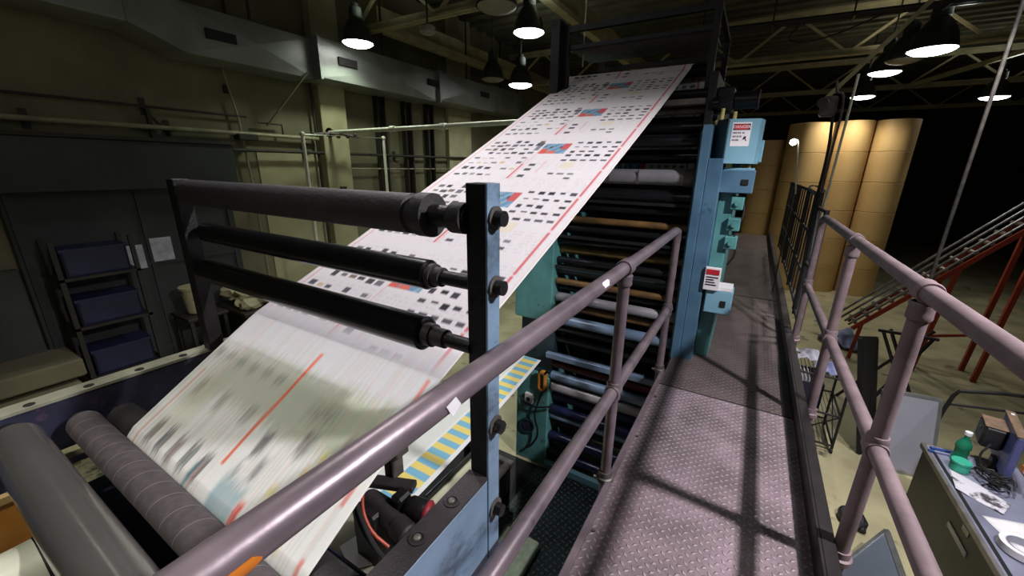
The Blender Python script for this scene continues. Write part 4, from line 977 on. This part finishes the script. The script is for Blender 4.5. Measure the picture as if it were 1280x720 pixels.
# poles and hanging chain on the right
tag(MB().tube([(.600,5.0,.10),(.600,5.0,1.1),(.625,5.0,2.36)], .011, 8).build('pale_pole', PIPEWHITE), 'thin pale pole rising beside the catwalk in front of the paper rolls', 'pole')
tag(MB().cyl((1.512,5.0,.6),(1.512,5.0,4.74),.014,10).build('hanging_pole', COLLAR), 'thin grey pole hanging from the roof at the far right', 'pole')
t = thing('gooseneck_conduit', (.50,5.0,1.0), 'pair of dark conduits bent over in a gooseneck beside the paper rolls', 'conduit')
MB().tube([(.62,5.04,.1),(.56,5.04,1.1),(.565,5.04,1.75),(.575,5.04,2.05),(.555,5.04,2.22),(.50,5.04,2.22),(.485,5.04,2.32)], .011, 8, 2).build('conduit_run', COLLAR, t)
MB().tube([(.58,5.1,.1),(.535,5.1,1.1),(.55,5.1,1.7),(.52,5.1,2.0),(.51,5.1,2.15)], .013, 8, 2).build('conduit_run', CABLE, t)
MB().box(.40,.53,5.02,5.14,2.02,2.20,.02).cyl((.42,5.0,2.13),(.40,4.94,2.13),.045,16).build('horn', COLLAR, t)
t = thing('bulb_pole', (.40,6.0,0), 'small bright bulb on a thin hooked pole in front of the paper rolls', 'lamp')
MB().tube([(.46,6.0,1.3),(.40,6.0,1.3),(.40,6.0,.0)], .008, 6).build('foot', PIPEDARK, t)
MB().tube([(.42,6.0,1.25),(.345,6.0,1.84),(.33,6.0,1.875),(.30,6.0,1.865)], .008, 8, 1).build('pole', PIPEWHITE, t)
MB().blob((.29,5.99,1.845),(.038,.038,.038)).build('bulb', BULB, t)

# ------------------------------------------------------------------ kraft paper rolls (stacks)
roll0 = None
cols = [(1.0,13.8,.49,2.72,'second stack from the left'),(1.93,14.15,.43,2.77,'third stack from the left'),(2.80,14.15,.42,2.77,'rightmost stack'),(.18,14.4,.40,2.35,'low leftmost stack')]
tiers = ['topmost','second from top','third from top','fourth from top','fifth from top','sixth from top']
for x, yv, r, zt, lb in cols:
    n = 6; h = (zt-FLOOR)/n; h = .742; 
    nn = int(round((zt-FLOOR)/h)); h = (zt-FLOOR)/nn
    for k in range(nn):
        z = zt-h*(k+1)
        label = 'brown kraft wrapped paper roll, %s in the %s' % (tiers[k], lb)
        if roll0 is None:
            roll0 = thing('paper_roll', (x,yv,z), label, 'paper roll', 'kraft wrapped paper rolls stacked on end'); H0 = h
            R0 = r; MB().roll((x,yv,z+.002),(x,yv,z+h-.002), [(0,r-.012),(.012,r),(.985,r),(1,r-.012)], 48).build('wrapper', KRAFT, roll0)
            MB().ring((x,yv,z+h-.0015),.05,r-.03,.003,'Z',40).build('end_disc', KRAFTEND, roll0)
        else:
            c = copy_tree(roll0); c.location = (x,yv,z); c.scale = (r/R0,r/R0,h/H0); c['label'] = label

# ------------------------------------------------------------------ desk and things on it
DZ = -.95
k = thing('desk', (2.3, 3.6, FLOOR), 'dark grey steel desk with a pale worktop below the catwalk rail', 'desk')
MB().box(1.775,2.95,2.3,4.75,DZ-.035,DZ,.004).build('worktop', DESKTOP, k)
m = MB(); m.box(1.745,1.775,2.3,4.77,DZ-.045,DZ+.004,.003).box(1.775,2.95,4.75,4.77,DZ-.045,DZ+.004,.003); lab(m.build('edge_trim', DESKEDGE, k), 'pale metal edge trim')
MB().box(1.765,1.80,2.3,4.74,FLOOR,DZ-.04,.004).build('side_panel', DESKSIDE, k)
MB().box(2.88,2.92,2.3,4.74,FLOOR,DZ-.04,.004).build('side_panel', DESKSIDE, k); MB().box(1.80,2.88,4.68,4.72,FLOOR,DZ-.04,.004).build('back_panel', DESKSIDE, k)
lab(MB().box(1.758,1.768,3.64,3.97,-1.20,-1.15,.002).build('label_holder', BOARDGREY, k), 'pale label holder')
lab(MB().box(1.760,1.768,3.70,3.80,-1.07,-1.02,.002).build('label_holder', DESKEDGE, k), 'small dull label holder')
m = MB().box(1.79,1.815,2.3,4.72,DZ+.0,DZ+.003); lab(m.build('edge_strip', BODYDARK, k), 'dark strip along the worktop edge')
t = thing('soda_bottle', (1.945,4.60,DZ), 'green plastic bottle with a white cap on the desk', 'bottle')
MB().roll((1.945,4.6,DZ),(1.945,4.6,DZ+.27), [(0,.04),(.03,.052),(.18,.052),(.22,.046),(.5,.046),(.54,.052),(.66,.05),(.8,.034),(.9,.017),(1,.016)], 28).build('body', GREENGLASS, t)
MB().roll((1.945,4.6,DZ+.27),(1.945,4.6,DZ+.305), [(0,.022),(.1,.025),(.9,.025),(1,.022)], 20).build('cap', STICKERWHITE, t)
t = thing('mint_jar', (1.905,4.45,DZ), 'short mint green jar standing before the green bottle', 'jar')
MB().roll((1.905,4.45,DZ),(1.905,4.45,DZ+.07), [(0,.055),(.05,.062),(.9,.062),(1,.058)], 28).build('body', TEALCUP, t)
MB().roll((1.905,4.45,DZ+.07),(1.905,4.45,DZ+.095), [(0,.066),(.8,.066),(1,.06)], 28).build('lid', TEALCUP, t)
t = thing('blue_marker', (1.90,4.68,DZ), 'blue marker pen lying at the desk corner', 'pen'); MB().cyl((1.83,4.70,DZ+.012),(1.99,4.72,DZ+.012),.011,10).build('barrel', BLUEPEN, t); MB().cyl((1.79,4.695,DZ+.012),(1.83,4.70,DZ+.012),.012,10).build('cap', BLUEPEN, t)
t = thing('blue_marker', (1.90,4.63,DZ), 'blue marker pen lying nearer the mint jar', 'pen'); MB().cyl((1.80,4.64,DZ+.012),(1.90,4.65,DZ+.012),.011,10).build('barrel', CLOTHBLUE, t); MB().cyl((1.76,4.636,DZ+.012),(1.80,4.64,DZ+.012),.012,10).build('cap', BLUEPEN, t)
tag(MB().cyl((2.03,4.52,DZ+.007),(2.2,4.6,DZ+.007),.006,8).build('pencil', CREAMPLASTIC), 'pale pencil lying behind the mint jar', 'pencil')
# dusty monitor seen from behind
t = thing('computer_monitor', (2.16,4.60,DZ), 'dusty black computer monitor seen from its back on the desk', 'monitor')
ang = zrot(-12)
def mloc(a, b, z): return Vector((2.17,4.62,DZ+z))+ang @ Vector((a, b, 0))
MB().obox(mloc(.02,0,.26),(.05,.50,.40),ang,.008).build('screen_case', MONBLUELIT, t)
lab(MB().obox(mloc(.018,0,.466),(.06,.505,.014),ang,.004).build('top_edge', MONDUST, t), 'dusty brown top edge')
o = MB().obox(mloc(-.075,.06,.30),(.14,.24,.20),ang,.02).build('back_housing', MONBLACK, t)
MB().obox(mloc(-.075,.06,.402),(.135,.235,.008),ang,.003).build('housing_top', MONDUST, o)
MB().cyl(mloc(-.146,.06,.33),mloc(-.15,.06,.33),.02,14).build('badge', COLLAR, o)
MB().obox(mloc(-.01,0,.06),(.05,.10,.12),ang,.006).build('stand_neck', MONBLACK, t)
MB().obox(mloc(0,0,.008),(.2,.26,.016),ang,.006).build('stand_foot', MONBLACK, t)
lab(MB().obox(mloc(.02,.18,.468),(.02,.03,.02),ang).build('sticker', STICKERWHITE, t), 'white sticker on the top edge')
m = MB(); rn2 = random.Random(5)
for q in range(9):
    c0 = Vector((2.08+rn2.uniform(-.03,.03), 4.32+rn2.uniform(-.06,.06), DZ+.02)); pts = [c0+Vector((rn2.uniform(-.10,.10), rn2.uniform(-.10,.10), rn2.uniform(0,.10))) for _ in range(5)]
    m.tube(pts, .007, 6, 2)
m.tube([(2.07,4.55,DZ+.26),(2.0,4.5,DZ+.16),(2.04,4.42,DZ+.03)], .009, 6, 2)
tag(m.build('cable_tangle', CABLE), 'tangle of black cables on the desk below the monitor', 'cable')
def sheet(pts, nm, mt, lb, cat='paper', curl=.012, seed=1):
    rn3 = random.Random(seed); P = [Vector((a, b, DZ+.003)) for a, b in pts]
    m = MB(); 
    def f(u, v):
        p = P[0]*(1-u)*(1-v)+P[1]*u*(1-v)+P[2]*u*v+P[3]*(1-u)*v
        return p+Vector((0,0,curl*(math.sin(5*u+seed)*math.sin(4*v+.5*seed)+1)*.5))
    m.grid(f, 14, 14); o = m.build(nm, mt, recalc=False)
    mdd = o.modifiers.new('sheet', 'SOLIDIFY'); mdd.thickness = .0012
    return tag(o, lb, cat)
SMUDGE = mat('ink_smudged_paper', srgb(212,210,220), .8, 0, srgb(196,194,206), 5, spots=srgb(58,56,66), spot_scale=4.5, spot_lo=.53, spot_hi=.6)
sheet([(1.79,4.12),(2.0,3.95),(2.10,4.12),(1.84,4.42)], 'smudged_paper', SMUDGE, 'white sheet smudged with black ink on the desk', seed=2)
sheet([(1.86,3.86),(1.95,3.50),(2.5,3.60),(2.45,4.0)], 'white_sheet', WHITEPAPER, 'plain white sheet of paper nearest the tape roll', seed=4, curl=.006)
t = thing('tape_roll', (1.95,3.56,DZ+.008), 'wide roll of white tape lying flat on the desk', 'tape'); MB().ring((1.95,3.56,DZ+.035),.085,.115,.05,'Z',36).build('tape', STICKERWHITE, t); MB().ring((1.95,3.56,DZ+.035),.08,.085,.054,'Z',36).build('core', BOARDGREY, t)
t = thing('orange_folder_box', (2.45,4.70,DZ), 'orange box file behind the monitor', 'box'); MB().box(2.36,2.62,4.44,4.72,DZ,DZ+.07,.006).build('body', ORANGEP, t); MB().box(2.355,2.36,4.5,4.66,DZ+.02,DZ+.05).build('label_panel', STICKERWHITE, t)
t = thing('black_mug', (2.25,4.25,DZ), 'dark mug on the right hand side of the desk', 'mug'); MB().roll((2.27,4.24,DZ),(2.27,4.24,DZ+.075), [(0,.045),(.05,.05),(1,.05)], 24).build('body', NAVYBIN, t); MB().tube([(2.32,4.24,DZ+.06),(2.355,4.24,DZ+.05),(2.355,4.24,DZ+.025),(2.32,4.24,DZ+.015)], .007, 8, 1).build('handle', NAVYBIN, t)

# ------------------------------------------------------------------ boards, trolley, railing, conveyor on the floor
def slab(nm, pts, th, frame_w, mt, fmt, lb, cat):
    P = [Vector(p) for p in pts]; n = (P[1]-P[0]).cross(P[3]-P[0]).normalized()
    c0 = sum(P, Vector())/4
    t = thing(nm, (c0.x, c0.y, min(p.z for p in P)), lb, cat)
    MB().prism(P, n*th).build('panel', mt, t, smooth=0)
    m = MB()
    for a, b in zip(P, P[1:]+P[:1]): m.bar(a+n*th/2, b+n*th/2, th*1.6, frame_w, 0, up=n)
    m.build('frame', fmt, t, smooth=0); return t
slab('whiteboard', [(1.70,5.44,-1.74),(2.17,5.50,-1.74),(2.08,5.62,-.83),(1.615,5.62,-.85)], .02, .03, BOARDGREY, BOARDFRAME, 'pale grey framed board leaning upright on the floor', 'board')
slab('blackboard', [(1.57,5.62,-1.74),(1.75,5.92,-1.74),(1.60,6.35,-.5),(1.30,5.70,-.32)], .03, .035, BODYDARK, BODYDARK, 'black panel leaning beside the pale framed board', 'board')
slab('glazed_panel', [(1.10,3.58,-1.74),(1.10,2.9,-1.74),(1.43,3.2,-1.40),(1.43,3.9,-1.40)], .02, .03, BOARDBLUE, BOARDFRAME, 'blue grey glazed panel leaning low beside the desk', 'board')
tag(MB().tube([(1.25,4.35,FLOOR+.03),(1.4,4.45,FLOOR+.03),(1.42,4.25,FLOOR+.05),(1.25,4.2,FLOOR+.05),(1.22,4.4,FLOOR+.07),(1.4,4.42,FLOOR+.08),(1.38,4.2,FLOOR+.03)], .028, 8, 3).build('hose_coil', CABLE), 'coil of black hose on the floor behind the glazed panel', 'hose')
# wire trolley
t = thing('wire_trolley', (1.15,5.85,FLOOR), 'black wire frame trolley on the floor beside the catwalk', 'trolley')
X0, X1, Y0, Y1 = .80,1.29,5.45,6.10
for xx in (X0,X1):
    for yv in (Y0,Y1): MB().cyl((xx,yv,FLOOR+.06),(xx,yv,-.75),.014,10).build('post', BODYDARK, t); MB().ring((xx,yv,FLOOR+.035),.012,.034,.02,'X',16).build('caster', BODYDARK, t)
for zz in (FLOOR+.1,-1.25,-.78):
    m = MB()
    for a, b in (((X0,Y0),(X1,Y0)),((X1,Y0),(X1,Y1)),((X1,Y1),(X0,Y1)),((X0,Y1),(X0,Y0))): m.cyl((*a,zz),(*b,zz),.013,8)
    for q in range(1,12): xx = X0+(X1-X0)*q/12; m.cyl((xx,Y0,zz),(xx,Y1,zz),.0035,6)
    m.build('shelf', BODYDARK, t)
MB().bar((X0,Y0,FLOOR+.1),(X1,Y0,-1.25),.012,.012).bar((X1,Y0,FLOOR+.1),(X1,Y1,-1.25),.012,.012).build('brace', BODYDARK, t)
t = thing('navy_crate', (.95,5.6,-1.237), 'navy crate of papers on the middle shelf of the trolley', 'crate')
MB().box(.83,1.08,5.5,6.0,-1.237,-1.22).box(.83,.845,5.5,6.0,-1.237,-.92).box(1.065,1.08,5.5,6.0,-1.237,-.92).box(.83,1.08,5.5,5.515,-1.237,-.92).box(.83,1.08,5.985,6.0,-1.237,-.92).build('body', NAVYBIN, t)
m = MB()
for q in range(6): m.box(.86+.034*q,.868+.034*q,5.53,5.53+.4,-1.22,-.90+.01*(q % 3))
lab(m.build('paper_stack', WHITEPAPER, t), 'white papers standing in the crate')
def rag(nm, c, r, mt, lb, seed):
    m = MB(); rq = random.Random(seed)
    def f(u, v):
        a, b = (u-.5)*2, (v-.5)*2
        z = r[2]*(.9*math.exp(-1.6*(a*a+b*b))+.16*math.sin(6*a+seed)*math.cos(5*b+seed)+.08*math.sin(13*a+7*b))
        return (c[0]+a*r[0]*(1+.12*math.sin(4*b+seed)), c[1]+b*r[1]*(1+.12*math.sin(5*a)), c[2]+max(z, .0))
    m.grid(f, 22, 22); o = m.build(nm, mt, recalc=False); mdd = o.modifiers.new('cloth', 'SOLIDIFY'); mdd.thickness = .006
    return tag(o, lb, 'rag')
rag('rag', (1.12,5.62,-.757), (.16,.16,.13), CLOTHBLUE, 'pale violet rag heaped on the trolley top', 2)
rag('rag', (.95,5.94,-.757), (.14,.15,.12), CLOTHWHITE, 'pale grey rag at the back of the trolley top', 5)
rag('rag', (1.95,9.5,FLOOR+.01), (.35,.3,.35), CLOTHBLUE, 'pale blue plastic sheet heaped on the floor below the rolls', 7)
# black floor rail
t = thing('floor_rail', (2.6,6.4,FLOOR), 'black tubular floor railing behind the desk', 'railing')
MB().tube([(2.22,6.0,FLOOR),(2.29,6.0,-.95),(2.36,6.0,-.80),(3.6,6.05,-.68)], .02, 10, 1).build('top_rail', DARKRAIL, t)
MB().cyl((2.29,6.0,-1.02),(3.6,6.05,-.86),.014,10).build('mid_rail', DARKRAIL, t)
MB().cyl((3.6,6.05,FLOOR),(3.6,6.05,-.68),.02,10).build('post', DARKRAIL, t)
t = thing('folding_trestle', (2.1,6.6,FLOOR), 'black folding trestle of crossed bars behind the pale framed board', 'trestle')
for a, b in (((1.7,6.6,FLOOR),(2.3,6.9,-.55)),((2.3,6.6,FLOOR),(1.8,6.9,-.55)),((1.55,7.1,FLOOR),(2.35,7.1,-.5)),((2.35,6.4,FLOOR),(1.95,7.2,-.6))): MB().bar(a, b, .03, .03).build('leg', DARKRAIL, t)
MB().bar((1.75,6.9,-.55),(2.35,6.9,-.55),.035,.035).build('top_bar', DARKRAIL, t)
# inclined conveyor on the right
t = thing('conveyor', (2.8,9,FLOOR), 'inclined steel conveyor on red orange supports rising to the right', 'conveyor')
pA, pB = Vector((1.85,9.0,-1.15)), Vector((3.95,9.0,1.35)); dv = (pB-pA).normalized(); nv = Vector((-dv.z,0,dv.x))
for q in range(4):
    for yv in (8.86+.0*q,):
        o_ = nv*(.02+.07*q); MB().cyl(pA+o_+Vector((0,-.1+.05*q,0)), pB+o_+Vector((0,-.1+.05*q,0)), .018, 10).build('side_rail', STEELRAIL, t)
MB().bar(pA-nv*.05+Vector((0,-.16,0)), pB-nv*.05+Vector((0,-.16,0)), .03,.07).build('orange_channel', ORANGEFRAME, t)
MB().bar(pA-nv*.05+Vector((0,.3,0)), pB-nv*.05+Vector((0,.3,0)), .03,.07).build('orange_channel', ORANGEFRAME, t)
m = MB()
for q in range(16):
    p = pA.lerp(pB, (q+.5)/16); m.cyl(p+Vector((0,-.13,0)), p+Vector((0,.28,0)), .03, 10)
m.build('roller_bed', STEELRAIL, t)
for yv in (8.84, 9.3):
    MB().bar((2.95,yv,.08),(2.80,yv,FLOOR),.06,.06).build('support_leg', ORANGEFRAME, t); MB().bar((3.7,yv,.95),(3.55,yv,FLOOR),.06,.06).build('support_leg', ORANGEFRAME, t)
MB().bar((2.0,8.84,-1.05),(1.95,8.84,FLOOR),.05,.05).build('support_leg', ORANGEFRAME, t)
MB().bar((2.84,8.84,-1.1),(3.6,8.84,-.9),.04,.04).build('cross_brace', ORANGEFRAME, t)

# ------------------------------------------------------------------ world, camera, view
w = bpy.data.worlds.new('World'); SC.world = w; w.use_nodes = True
bg = w.node_tree.nodes['Background']; bg.inputs[0].default_value = (.62,.66,.50,1); bg.inputs[1].default_value = .035
cam = bpy.data.cameras.new('Camera'); cam.sensor_width = 36; cam.sensor_fit = 'HORIZONTAL'; cam.lens = 495/1280*36; cam.clip_start = .02; cam.clip_end = 100
co = bpy.data.objects.new('Camera', cam); COL.objects.link(co); SC.camera = co
yaw, pit, rol = math.radians(30.7), math.radians(17.0), math.radians(.8)
fw = Vector((-math.sin(yaw)*math.cos(pit), math.cos(yaw)*math.cos(pit), -math.sin(pit))); r0 = Vector((math.cos(yaw), math.sin(yaw), 0)); u0 = r0.cross(fw)
rt = r0*math.cos(rol)+u0*math.sin(rol); up = rt.cross(fw)
co.matrix_world = Matrix.Translation((0,0,1.52)) @ Matrix((rt, up, -fw)).transposed().to_4x4()
vs_ = SC.view_settings; vs_.view_transform = 'Standard'; vs_.look = 'None'; vs_.gamma = 1; vs_.use_curve_mapping = False; vs_.exposure = 0.0
SC.display_settings.display_device = 'sRGB'
